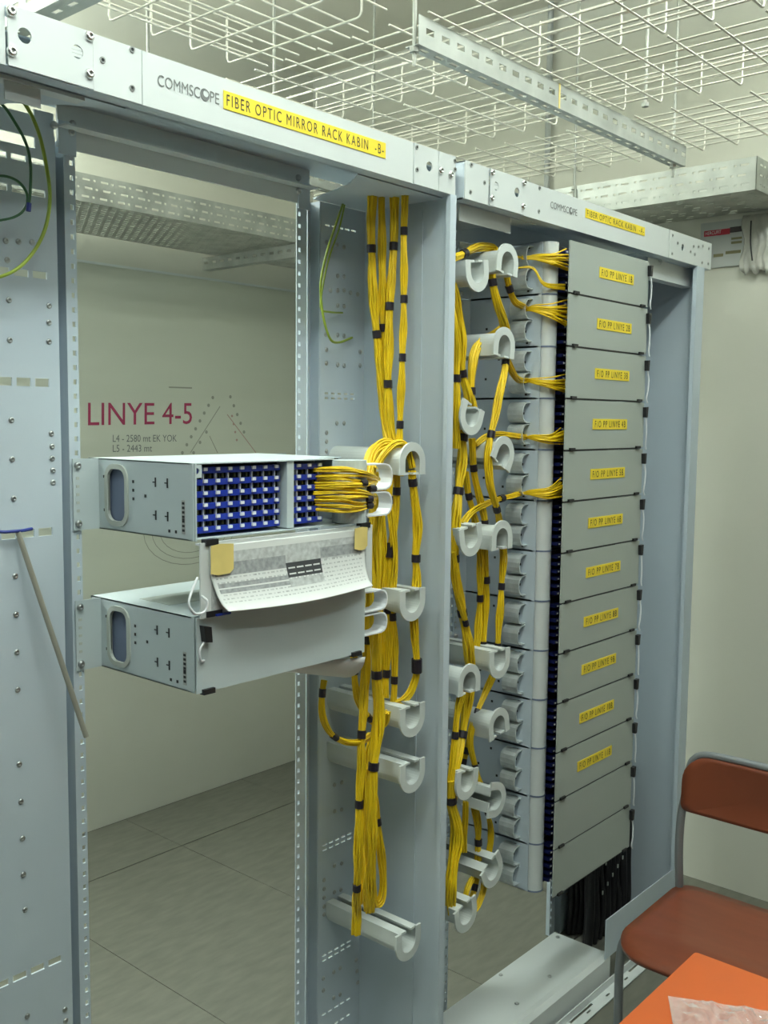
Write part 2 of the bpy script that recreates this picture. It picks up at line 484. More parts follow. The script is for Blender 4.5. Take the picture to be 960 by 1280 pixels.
# ---- rack B uprights
def H(px, w=0.010): return w
left_rows = []
for p, h, wide in (((0.8727, 0.258, 2.1443), 0.010, 0), ((0.8714, 0.258, 2.0943), 0.018, 0), ((0.8706, 0.258, 2.0647), 0.010, 1), ((0.8692, 0.258, 2.0131), 0.012, 1), ((0.8656, 0.258, 1.8776), 0.012, 1),
                   ((0.8609, 0.258, 1.6967), 0.014, 1), ((0.8541, 0.258, 1.4395), 0.014, 1), ((0.8561, 0.258, 0.6586), 0.012, 1)):
    left_rows.append((p[2], h, [(0.42, 0.905)] if not wide else dashes(0.42, 0.925, 0.026, 0.008)))
lscr = [(0.8506, 0.258, 1.8953), (0.8516, 0.258, 1.8304), (0.8513, 0.258, 1.7649), (0.8506, 0.258, 1.6325), (0.8502, 0.258, 1.5669), (0.8513, 0.258, 1.5008), (0.8507, 0.258, 1.3686), (0.8504, 0.258, 1.3025), (0.8502, 0.258, 1.2373),
        (0.8499, 0.258, 1.1717), (0.8494, 0.258, 1.0404), (0.8506, 0.258, 0.973), (0.8519, 0.258, 0.9064), (0.8517, 0.258, 0.8412), (0.8531, 0.258, 0.7765), (0.8526, 0.258, 0.5797),
        (0.9244, 0.258, 1.8279), (0.9237, 0.258, 1.7995), (0.9229, 0.258, 1.7669), (0.9237, 0.258, 1.6095), (0.9248, 0.258, 1.5874), (0.9243, 0.258, 1.5666), (0.9253, 0.258, 1.5457), (0.9248, 0.258, 1.5248), (0.9264, 0.258, 0.5575), (0.9275, 0.258, 0.5353),
        (0.8486, 0.258, 1.9261), (0.8712, 0.258, 1.9279), (0.8958, 0.258, 1.9299)]
upright(rackB, 0.960, 0.980, 0.9425, 0.958, 0.40, 0.9405, left_rows, lscr, 1)
right_rows = []
for p, n in (((1.6319, 0.258, 2.064), 1), ((1.6347, 0.258, 1.6964), 1), ((1.6348, 0.258, 1.6857), 1), ((1.6701, 0.258, 0.649), 1), ((1.6702, 0.258, 0.6371), 1), ((1.6725, 0.258, 0.3783), 1), ((1.6726, 0.258, 0.3662), 1), ((1.6738, 0.258, 0.2315), 1), ((1.6741, 0.258, 0.1903), 1)):
    right_rows.append((p[2], 0.0045, dashes(1.598, 1.715, 0.014, 0.007)))
rscr = [(1.6379, 0.258, 1.958), (1.6588, 0.258, 1.9586), (1.615, 0.258, 1.924), (1.6382, 0.258, 1.9264), (1.659, 0.258, 1.9285), (1.6802, 0.258, 1.9253), (1.7044, 0.258, 1.9241), (1.6384, 0.258, 1.8928), (1.6593, 0.258, 1.8929),
        (1.6389, 0.258, 1.8272), (1.6599, 0.258, 1.8268), (1.6004, 0.258, 1.8263), (1.6031, 0.258, 1.793), (1.714, 0.258, 1.794), (1.6033, 0.258, 1.763), (1.6394, 0.258, 1.7612), (1.6605, 0.258, 1.7604), (1.7144, 0.258, 1.7629),
        (1.6378, 0.258, 1.6298), (1.6616, 0.258, 1.6299), (1.6043, 0.258, 1.6082), (1.6044, 0.258, 1.5885), (1.6045, 0.258, 1.5669), (1.6362, 0.258, 0.7844), (1.6607, 0.258, 0.7834), (1.6366, 0.258, 0.7202), (1.6613, 0.258, 0.7167),
        (1.6376, 0.258, 0.5869), (1.6624, 0.258, 0.5843), (1.6027, 0.258, 0.5638), (1.6028, 0.258, 0.5423), (1.6029, 0.258, 0.5208), (1.603, 0.258, 0.4992), (1.6032, 0.258, 0.4795), (1.6381, 0.258, 0.5216), (1.6601, 0.258, 0.5195),
        (1.7158, 0.258, 0.3196), (1.719, 0.258, 0.2894), (1.7223, 0.258, 0.2591), (1.6014, 0.258, 0.3223), (1.6368, 0.258, 0.3229), (1.6589, 0.258, 0.3234), (1.6016, 0.258, 0.2924), (1.6372, 0.258, 0.2582), (1.6595, 0.258, 0.2563),
        (1.6017, 0.258, 2.0268), (1.6348, 0.258, 2.0261), (1.6582, 0.258, 2.0239)]
upright(rackB, 1.5115, 1.541, 1.546, 1.580, 1.5835, 1.728, right_rows, rscr, -1)
m = MB()
m.box(1.728, 1.731, 0.0, 0.29, 0.0, 2.1125); m.box(1.7255, 1.728, 0.0865, 0.0905, 0.0, 2.10)
m.build('side_panel', 'paint', rackB)
m = MB()
m.box(1.7115, 1.731, -0.001, 0.0015, 0.0, 2.114); m.box(1.710, 1.7118, -0.001, 0.010, 0, 2.113)
m.build('side_panel_edge', 'paint', rackB)
MB().box(1.0, 1.50, 0.20, 0.29, 0.0, 0.03).build('base_rail', 'paint', rackB)

# header lettering and label of rack B
def logo(x0, z0, x1, z1, rack, y):
    """thin capitals with a crescent ring as the second O"""
    w = x1 - x0; h = z1 - z0
    text_part('COMMSC', (x0, y, z0), (x0 + w * 0.665, y, z0), (x0, y, z1), 'ink_grey', rack, 'logo_lettering', 'thin dark capitals')
    text_part('PE', (x0 + w * 0.83, y, z0), (x0 + w * 0.985, y, z0), (x0 + w * 0.83, y, z1), 'ink_grey', rack, 'logo_lettering')
    m = MB(); cx, cz, r = x0 + w * 0.745, z0 + h * 0.5, h * 0.56
    A = [2 * PI * k / 20 for k in range(20)]
    m.band([(cx + r * 0.95 * math.cos(a), cz + r * math.sin(a)) for a in A],
           [(cx + r * 0.22 + r * 0.55 * math.cos(a), cz + r * 0.22 + r * 0.55 * math.sin(a)) for a in A], XZ(y), -0.0002, 0.0, True)
    m.build('logo_ring', 'ink_grey', rack)
logo(0.9655, 2.149, 1.089, 2.1665, rackB, 0.0003)
lb = MB().box(1.096, 1.5015, -0.0004, 0.0007, 2.1455, 2.1745).build('name_label', 'label_yellow', rackB, label='yellow label strip')
text_part('FIBER OPTIC MIRROR RACK KABIN  -B-', (1.102, -0.0008, 2.151), (1.495, -0.0008, 2.151), (1.102, -0.0008, 2.1695), 'ink', lb, squeeze=1.3)

# ---- rack A
AX1 = 1.7614
hplate(rackA, AX1, 1.851, [], [], 0.0, [xz((1.7829, 0, 2.1881)), xz((1.8328, 0, 2.1593)), xz((1.7817, 0, 2.1307))])
hplate(rackA, 1.851, 1.992, [(1.874, 2.159, 0.0095), (1.9575, 2.160, 0.0105)], [xz((1.8564, 0, 2.1851)), xz((1.8567, 0, 2.1307)), xz((1.9831, 0, 2.1855)), xz((1.9819, 0, 2.133))], -0.003, slats=[(1.874, 2.159, 0.0095)])
hplate(rackA, 1.992, 2.755, [], [], 0.001, [xz((2.0584, 0, 2.188)), xz((2.0573, 0, 2.1342))])
hplate(rackA, 2.755, 3.053, [(2.846, 2.155, 0.010)], [], 0.0, [(2.775, 2.18), (2.775, 2.128), (2.81, 2.163), (2.92, 2.168), (2.93, 2.146), (2.90, 2.15), (2.985, 2.178), (3.03, 2.176), (3.03, 2.13), (2.985, 2.128), (2.955, 2.172)])
m = MB()
m.box(AX1, 3.053, 0.003, 0.034, ZH1 - 0.003, ZH1); m.box(AX1, 3.053, 0.004, 0.034, ZH0, ZH0 + 0.003)
m.box(AX1, AX1 + 0.003, 0.003, 0.12, ZH0, ZH1); m.box(3.05, 3.053, 0.003, 0.12, ZH0, ZH1)
m.build('header_channel', 'paint', rackA)
MB().box(1.735, 3.0, 0.034, YB + 0.03, 2.170, 2.173).build('top_cover', 'paint', rackA)
MB().prism([(1.735, 0.035), (2.10, 0.035), (2.05, 0.10), (2.03, YB), (1.735, YB)], XY(2.1125), 0, 0.003).build('corner_gusset', 'paint', rackA)
MB().box(1.79, 1.99, 0.0345, 0.0365, 2.076, 2.112).build('gusset_plate', 'header_paint', rackA)
MB().prism([(2.62, 0.035), (3.0, 0.035), (3.0, YB), (2.68, YB), (2.66, 0.12)], XY(2.1125), 0, 0.003).build('corner_gusset', 'paint', rackA)
m = MB(); m.box(2.70, 3.0, 0.037, 0.040, 2.06, 2.112); m.box(2.70, 3.0, 0.037, 0.07, 2.057, 2.06)
m.build('gusset_plate', 'header_paint', rackA)
m = MB()
for p in ((2.7735, 0.036, 2.1086), (2.9653, 0.036, 2.1177)): m.dome((p[0], 0.037, p[2]), (0, -1, 0), 0.008, 0.006)
m.build('gusset_bolts', 'chrome', rackA, True, kind='stuff')
MB().box(2.03, 2.70, YB - 0.004, YB, 2.096, 2.17).build('back_beam', 'paint', rackA)
rA = [(z, 0.005, dashes(1.75, 2.02, 0.014, 0.007)) for z in (0.4, 0.9, 1.4, 1.9)]
upright(rackA, 2.068, 2.090, 2.034, 2.064, 1.732, 2.031, rA, [(1.80 + 0.03 * (k % 2), 0, 0.3 + 0.12 * k) for k in range(15)], 1)
rA2 = [(z, 0.005, dashes(2.71, 2.95, 0.014, 0.007)) for z in (0.4, 0.9, 1.4, 1.9)]
upright(rackA, 2.620, 2.646, 2.650, 2.686, 2.690, 3.0, rA2, [(2.72 + 0.03 * (k % 2), 0, 0.12 + 0.12 * k) for k in range(16)], -1)
MB().box(3.0, 3.003, 0.0, 0.29, 0.0, 2.1125).build('side_panel', 'paint', rackA)
m = MB(); m.box(2.952, 3.003, -0.001, 0.0015, 0.0, 2.114); m.box(2.950, 2.9525, -0.001, 0.012, 0, 2.113); m.build('side_panel_edge', 'paint', rackA)
# base plinth and kick plates
m = MB()
m.prism([(0.0, 0.0), (0.0, 0.082), (0.012, 0.094), (0.03, 0.090), (0.188, 0.090), (0.188, 0.0)], lambda u, v, w: (w, u, v), 1.735, 2.535)
m.build('base_plinth', 'header_paint', rackA)
MB().box(2.504, 2.99, 0.0, 0.003, 0.085, 0.205).build('kick_plate', 'paint', rackA)
m = MB()
slotted(m, XY(0.004), 1.735, 2.99, -0.048, -0.012, [(-0.030, 0.006, [(1.8 + 0.11 * k, 1.82 + 0.11 * k) for k in range(10)]), (-0.018, 0.008, [(2.28, 2.40), (2.62, 2.74)])], 0.003)
m.box(1.735, 2.99, -0.012, -0.009, 0.004, 0.03)
m.build('floor_rail', 'header_paint', rackA)
m = MB()
for p in ((2.2281, 0.1756, 0.09), (2.3131, 0.0693, 0.09), (2.1419, 0.0653, 0.09), (2.5122, 0.164, 0.09)):
    m.dome((p[0], p[1], 0.0905), (0, 0, 1), 0.006, 0.004)
m.build('plinth_screws', 'screw_steel', rackA, True, kind='stuff')
logo(2.107, 2.150, 2.235, 2.166, rackA, 0.0003)
lb = MB().box(2.2735, 2.5995, -0.0004, 0.0007, 2.1535, 2.1765).build('name_label', 'label_yellow', rackA, label='yellow label strip')
text_part('FIBER OPTIC RACK KABIN  -A-', (2.280, -0.0008, 2.1575), (2.593, -0.0008, 2.1575), (2.280, -0.0008, 2.1725), 'ink', lb, squeeze=1.3)

# ---- cable spools (half-round drums with an end flange)
def spool_part(rack, x, z, rot, ytip, yroot=YB, sc=1.0):
    """D-shaped half drum; rot 0 = open side up, pi = open side down"""
    c, s = math.cos(rot), math.sin(rot)
    def fn(u, v, w): return (x + (u * c - v * s) * sc, w, z + (u * s + v * c) * sc)
    def dee(r, leg, n=14):
        return [(-r, leg)] + [(r * math.cos(PI + PI * k / n), r * math.sin(PI + PI * k / n)) for k in range(n + 1)] + [(r, leg)]
    m = MB()
    m.band(dee(0.030, 0.022), dee(0.0245, 0.022), fn, ytip + 0.003, yroot)
    m.prism([(-0.030, 0.022), (-0.006, 0.022), (-0.006, 0.0265), (-0.030, 0.0265)], fn, ytip + 0.003, yroot)
    m.prism([(0.010, 0.022), (0.030, 0.022), (0.030, 0.0265), (0.010, 0.0265)], fn, ytip + 0.003, yroot)
    m.band(dee(0.043, 0.0265), dee(0.0245, 0.0265), fn, ytip, ytip + 0.005)
    return m.build('cable_spool', 'cream_plastic', rack, label='cream half-round cable spool')
for p, rot in (((1.64, 0.0354, 1.5488), PI), ((1.64, 0.0306, 1.2487), 0), ((1.64, 0.0265, 0.9933), 0), ((1.64, 0.0245, 0.8682), 0), ((1.64, 0.0298, 0.4814), 0)):
    spool_part(rackB, 1.64, p[2], rot, p[1])
for px, col, rot in (((1.82, 0.0047, 1.9657), 0, 0.12), ((1.95, 0.0129, 2.0032), 1, PI - 0.1), ((1.95, 0.017, 1.8133), 1, PI - 0.1), ((1.82, 0.013, 1.6489), 0, -0.35), ((1.95, 0.0128, 1.5602), 1, PI - 0.5),
                     ((1.82, 0.0091, 1.3745), 0, 0.15), ((1.95, 0.0124, 1.3614), 1, PI), ((1.95, 0.0119, 1.0661), 1, 0), ((1.82, 0.0063, 1.0399), 0, PI), ((1.95, 0.0103, 0.9073), 1, PI + 0.15),
                     ((1.82, 0.008, 0.8047), 0, -0.1), ((1.95, 0.0151, 0.7209), 1, PI / 2 - 0.2), ((1.95, 0.0202, 0.5415), 1, 0.5), ((1.82, 0.0034, 0.4847), 0, 0.2)):
    spool_part(rackA, 1.95 if col else 1.82, px[2], rot, px[1])

# ================================================================== PATCH SHELVES
SW, SH = 0.411, 0.1272
def dring(m, x, y, z, sx, w=0.026, hgt=0.046, dep=0.042):
    """bent strip ring projecting sideways"""
    r = min(0.020, hgt * 0.42)
    pts = [(0, 0), (dep - r, 0)] + [(dep - r + r * math.sin(a), r - r * math.cos(a)) for a in (PI / 6, PI / 3, PI / 2)]
    pts += [(dep - r + r * math.cos(a), hgt - r + r * math.sin(a)) for a in (0, PI / 6, PI / 3, PI / 2)] + [(0, hgt)]
    t = 0.0025; n = len(pts); inner = []
    for u, v in pts:
        inner.append((max(0, u - t) if u > dep - r - 0.001 else u, v + (t if v < hgt / 2 else -t)))
    m.band(pts, inner, lambda u, v, w_: (x + sx * u, y + w_, z + v), 0, w)

def shelf_body(root, x0, yf, z0, W, side, mat_='shelf_paint', ycase=0.012, cut=None):
    """tray, side plates with hand hole, ears and back; side = -1: cables leave left, 1: right"""
    x1 = x0 + W; z1 = z0 + SH; ye = YB - 0.0035
    m = MB()
    m.box(x0, x1, yf + ycase if cut is None else 0.04, ye + 0.03, z1 - 0.002, z1)
    if cut is not None: m.box(x0, cut, yf + ycase, 0.04, z1 - 0.002, z1)
    m.box(x0, x1, yf + ycase, ye + 0.03, z0, z0 + 0.002)
    m.box(x0, x1, ye + 0.028, ye + 0.03, z0, z1)
    m.build('shelf_case', mat_, root)
    for s, xs in ((-1, x0), (1, x1 - 0.002)):
        m = MB()
        y_start = yf + (0.067 if s == side else 0.004)
        if s == -1 and side == 1:
            ha, hb = 0.170, 0.222
            slotted(m, YZ(xs), y_start, ye + 0.03, z0, z1, [(z0 + SH / 2, 0.094, [(ha, hb)])], 0.002)
        else:
            m.box(xs, xs + 0.002, y_start, ye + 0.03, z0, z1)
        sp = m.build('side_plate', mat_, root)
        if s == -1 and side == 1:
            cy, cz, hw, hh, rr = 0.196, z0 + SH / 2, 0.029, 0.049, 0.020
            def rr_out(e):
                o = []
                for qx, qz, a0 in ((1, 1, 0), (-1, 1, PI / 2), (-1, -1, PI), (1, -1, 1.5 * PI)):
                    for k in range(5):
                        a = a0 + k * PI / 8
                        o.append((cy + qx * (hw - rr) + (rr + e) * math.cos(a), cz + qz * (hh - rr) + (rr + e) * math.sin(a)))
                return o
            b = MB(); b.band(rr_out(0.006), rr_out(-0.003), YZ(xs), -0.003, 0.003, True)
            b.build('hand_hole_rim', 'rim_grey', sp)
            b = MB(); b.box(xs + 0.006, xs + 0.008, 0.165, 0.228, z0 + 0.01, z1 - 0.01); b.build('inner_lining', 'blue_grey', sp)
            b = MB()
            for (yy, zz) in ((0.083, 0.092), (0.050, 0.092), (0.083, 0.036), (0.050, 0.036)):
                b.box(xs - 0.0006, xs, yy - 0.0018, yy + 0.0018, z0 + zz - 0.008, z0 + zz + 0.008); b.box(xs - 0.0006, xs, yy - 0.001, yy + 0.008, z0 + zz - 0.001, z0 + zz + 0.001)
            for (yy, zz) in ((0.112, 0.067), (0.147, 0.09), (0.147, 0.075), (0.147, 0.06), (0.028, 0.012), (0.046, 0.012), (0.235, 0.095), (0.235, 0.035)):
                b.box(xs - 0.0006, xs, yy - 0.0025, yy + 0.0025, z0 + zz - 0.0025, z0 + zz + 0.0025)
            b.build('punched_slots', 'dark_hole', sp, kind='stuff')
            b = MB(); b.box(xs - 0.0006, xs, 0.003, 0.012, z0 + 0.010, z0 + 0.066, 0)
            for k in range(7): b.box(xs - 0.001, xs - 0.0006, 0.0042, 0.0105, z0 + 0.014 + 0.0075 * k, z0 + 0.018 + 0.0075 * k + (0.003 if k == 2 else 0), 1)
            b.build('serial_sticker', ['sign_grey', 'black'], sp)
        # ear
        m = MB()
        if s == -1: m.box(x0 - 0.052, x0, ye - 0.002, ye, z0, z1)
        else: m.box(x1, x1 + 0.052, ye - 0.002, ye, z0, z1)
        m.build('ear', mat_, root)
        m = MB(); ex = x0 - 0.043 if s == -1 else x1 + 0.043
        for zz in (0.012, SH - 0.012): m.dome((ex, ye - 0.002, z0 + zz), (0, -1, 0), 0.0068, 0.006)
        m.build('ear_bolts', 'screw_steel', root, True, kind='stuff')
        m = MB()
        for k in range(5): m.box(ex - 0.003, ex + 0.003, ye - 0.0026, ye - 0.002, z0 + 0.032 + 0.0145 * k, z0 + 0.037 + 0.0145 * k)
        m.build('ear_holes', 'rim_grey', root, kind='stuff')

# ---- upper shelf of rack B: open, adapters in view
XB0, YF = 1.013, -0.021
ZU, ZL = 1.438, 1.184
up = thing('patch_shelf', 'open patch shelf with rows of blue adapters, bolted in the mirror rack', 'patch panel', (XB0 + SW / 2, 0.1, ZU), 'patch shelves')
shelf_body(up, XB0, YF, ZU, SW, 1, cut=1.352)
MB().box(XB0 + 0.002, XB0 + 0.335, 0.040, 0.042, ZU + 0.003, ZU + SH - 0.003).build('adapter_backplate', 'adapter_dark', up)
def box_mesh(name, sx, sy, sz, material):
    mb = MB().box(-sx / 2, sx / 2, -sy / 2, sy / 2, -sz / 2, sz / 2)
    me = bpy.data.meshes.new(name); me.from_pydata(mb.v, [], mb.f); me.materials.append(MATS[material]); me.update(); return me
colx = [1.0495 + 0.0268 * k for k in range(7)] + [1.266 + 0.0268 * k for k in range(3)]
me_ad = box_mesh('adapter', 0.0268, 0.030, 0.0102, 'adapter_blue')
me_la = box_mesh('latch', 0.0078, 0.006, 0.0055, 'white_plastic')
me_co = box_mesh('connector', 0.0105, 0.022, 0.0115, 'adapter_dark')
me_ol = box_mesh('connector_tip', 0.004, 0.004, 0.006, 'adapter_olive')
base = wloc(up)
for ci, cx in enumerate(colx):
    for ri in range(6):
        zz = ZU + 0.014 + 0.0200 * ri
        a = bpy.data.objects.new('adapter', me_ad); COL.objects.link(a); a.parent = up
        a.location = Vector((cx - (0.0 if ci < 7 else 0.0), 0.018, zz)) - base
        l = bpy.data.objects.new('latch', me_la); COL.objects.link(l); l.parent = a; l.location = (0.004, -0.0155, 0.002)
        if ri < 5:
            for sx in (-0.0068, 0.0068):
                c = bpy.data.objects.new('connector', me_co); COL.objects.link(c); c.parent = up
                c.location = Vector((cx + sx, 0.022, zz + 0.010)) - base
                d = bpy.data.objects.new('connector_tip', me_ol); COL.objects.link(d); d.parent = c; d.location = (0, -0.012, 0)
    MB().box(cx + 0.0032, cx + 0.0048, 0.006, 0.011, ZU + 0.012, ZU + 0.118).build('divider_strip', 'white_plastic', up)
MB().box(1.2335, 1.2505, -0.006, 0.02, ZU + 0.004, ZU + SH - 0.002).build('centre_post', 'shelf_paint', up)
m = MB(); holed(m, XZ(-0.014), XB0 + 0.001, XB0 + 0.021, ZU + SH - 0.024, ZU + SH - 0.003, [(XB0 + 0.011, ZU + SH - 0.013, 0.0055)], 0.003)
m.box(XB0 + 0.0022, XB0 + 0.005, YF, 0.02, ZU + 0.0, ZU + SH)
m.build('corner_tab', 'shelf_paint', up)
m = MB().tube([(1.398, -0.006, ZU + 0.004), (1.398, -0.006, ZU + SH - 0.004)], 0.033, 24); m.build('bend_drum', 'shelf_paint', up)
m = MB()
dring(m, 1.43, -0.024, ZU + 0.012, 1, 0.034, 0.048, 0.075); dring(m, 1.43, -0.024, ZU + 0.063, 1, 0.034, 0.052, 0.075); m.box(1.43, 1.433, -0.02, 0.06, ZU + 0.008, ZU + 0.118)
m.build('cable_rings', 'white_plastic', up, label='pale bent strip rings')
# the door folded down, black hinge clips, white cord
dr = MB().box(XB0 + 0.001, XB0 + SW + 0.010, -0.034, -0.031, 1.312, ZU - 0.002).build('door', 'header_paint', up, label='door folded down')
MB().box(XB0 + 0.001, XB0 + SW + 0.010, -0.031, -0.021, ZU - 0.006, ZU - 0.003).build('door_lip', 'white_plastic', dr)
for x in (XB0 + 0.024, XB0 + SW - 0.012):
    MB().box(x - 0.013, x + 0.013, -0.037, -0.024, ZU - 0.007, ZU + 0.003).build('hinge_clip', 'black', up)
MB().box(XB0 + 0.012, XB0 + 0.045, -0.036, -0.028, 1.312, 1.322).build('latch_clip', 'black', dr)
MB().box(XB0 + 0.03, XB0 + 0.06, -0.04, -0.028, 1.3125, 1.316).build('latch_clip', 'adapter_blue', dr)
cordp = catmull([(1.0033, -0.04, 1.382), (0.9879, -0.045, 1.3635), (0.9775, -0.05, 1.3435), (0.99, -0.05, 1.3262), (1.0135, -0.045, 1.3261), (1.0186, -0.045, 1.3413), (1.0112, -0.04, 1.3508)], 6)
MB().tube(cordp, 0.0022, 6).build('door_cord', 'white_plastic', up, True)
# ---- lower shelf of rack B: closed
lo_ = thing('patch_shelf', 'closed plain patch shelf in the mirror rack, below the open one', 'patch panel', (XB0 + SW / 2, 0.1, ZL), 'patch shelves')
shelf_body(lo_, XB0, YF, ZL, SW, 1)
d2 = MB().box(XB0, XB0 + SW + 0.001, YF - 0.003, YF, ZL, ZL + SH).build('door', 'shelf_paint', lo_)
m = MB(); m.prism([(0, 0), (0.016, -0.004), (0.018, -0.030), (0.004, -0.028)], lambda u, v, w: (XB0 + 0.006 + u, YF - 0.003 - w, ZL + SH - 0.012 + v), 0, 0.012)
m.build('latch_clip', 'black', d2)
MB().tube(catmull([(XB0 + 0.012, YF - 0.008, ZL + 0.087), (XB0 + 0.001, YF - 0.01, ZL + 0.075), (XB0 + 0.003, YF - 0.009, ZL + 0.058), (XB0 + 0.013, YF - 0.006, ZL + 0.055)], 6), 0.002, 6).build('door_cord', 'white_plastic', d2, True)
for x in (XB0 + 0.022, XB0 + SW - 0.025): MB().box(x - 0.012, x + 0.012, YF - 0.009, YF + 0.003, ZL - 0.003, ZL + 0.006).build('hinge_clip', 'black', d2)
m = MB(); dring(m, XB0 + SW, -0.022, ZL + 0.030, 1, 0.034, 0.042, 0.072); dring(m, XB0 + SW, -0.022, ZL + 0.076, 1, 0.034, 0.042, 0.072)
m.build('cable_rings', 'white_plastic', lo_, label='pale bent strip rings')
m = MB(); m.box(XB0 + 0.04, XB0 + 0.3, 0.10, 0.19, ZL + SH, ZL + SH + 0.0006); m.build('grey_band', 'door_paint', lo_)  # thin grey band lying on the top of the shelf case

# printed sheet taped on the folded door, curling out at its foot
pp = thing('printed_sheet', 'curling printed table sheet taped to the folded-down door', 'paper', (1.22, -0.036, 1.37))
prof = catmull([(0, -0.0355, 1.430), (0, -0.0362, 1.405), (0, -0.0375, 1.378), (0, -0.0415, 1.354), (0, -0.049, 1.334), (0, -0.060, 1.322)], 10)
m = MB(); NU, NV = 90, len(prof) - 1
U0, U1 = 1.032, 1.408
def pcell(u, v):
    # v 0 top .. 1 foot ; blocks of printed cells
    if u < 0.02 or u > 0.98 or v < 0.10: return 0
    if v > 0.84: return 0
    if 0.44 < u < 0.68 and 0.34 < v < 0.54: return 3 if (int(v * 50) % 4 or int(u * 90) % 5 == 0) else 0
    if u < 0.44 and 0.24 < v < 0.40: return 2
    if u < 0.44 and 0.50 < v < 0.66: return 2 if int(v * 50) % 4 else 0
    if u > 0.68 and 0.20 < v < 0.34: return 2
    if 0.44 < u < 0.68 and 0.56 < v < 0.68: return 1
    if int(v * 50) % 3 == 0 and (int(u * 90) * 7 + int(v * 50) * 13) % 5 < 3: return 1
    if v < 0.36: return 1
    return 0
for j, p in enumerate(prof):
    for i in range(NU + 1):
        u = i / NU
        x = U0 + 0.03 * max(0, j / NV - 0.35) + (U1 - U0 - 0.03 * max(0, j / NV - 0.35)) * u
        m.v.append((x, p.y - 0.006 * math.sin(PI * u) * (j / NV), p.z - 0.006 * math.sin(PI * u) * (j / NV) ** 2))
for j in range(NV):
    for i in range(NU):
        m.f.append((j * (NU + 1) + i, (j + 1) * (NU + 1) + i, (j + 1) * (NU + 1) + i + 1, j * (NU + 1) + i + 1)); m.m.append(pcell((i + .5) / NU, (j + .5) / NV))
MB().box(1.036, 1.416, -0.0347, -0.0341, 1.322, 1.430).build('under_sheet', 'print_light', pp)
sh = m.build('sheet', ['paper', 'print_light', 'print_mid', 'print_dark'], pp, True)
md = sh.modifiers.new('thickness', 'SOLIDIFY'); md.thickness = 0.0006; md.offset = 0
for x0_, x1_, z0_, z1_ in ((1.030, 1.078, 1.381, 1.431), (1.376, 1.412, 1.390, 1.433)):
    m = MB(); m.prism([(x0_, z0_ + 0.004), (x0_ + 0.015, z0_), (x1_ - 0.008, z0_ + 0.001), (x1_, z0_ + 0.008), (x1_, z1_), (x0_ + 0.02, z1_ + 0.002), (x0_, z1_)], XZ(-0.0415), 0, 0.0008)
    m.build('masking_tape', 'masking_tape', pp)

# loose white sheet curling out below the lower shelf
m = MB()
NJ, NI = 14, 8
for j in range(NJ + 1):
    a = PI * (0.02 + 0.98 * j / NJ)
    for i in range(NI + 1):
        f_ = i / NI; R_ = 0.044 - 0.034 * (1 - f_)
        m.v.append((1.245 + 0.175 * f_ , 0.055 - R_ * 1.5 * math.cos(a) - 0.02 * f_, ZL - 0.004 - R_ * 1.25 * math.sin(a)))
for j in range(NJ):
    for i in range(NI):
        q = j * (NI + 1) + i; m.f.append((q, q + 1, q + NI + 2, q + NI + 1)); m.m.append(0)
o = m.build('loose_sheet', 'paper', None, True, 'plain white paper curling out below the lower shelf of the mirror rack', None, 'paper', None, (1.33, 0.05, ZL - 0.003))
md = o.modifiers.new('thickness', 'SOLIDIFY'); md.thickness = 0.0006

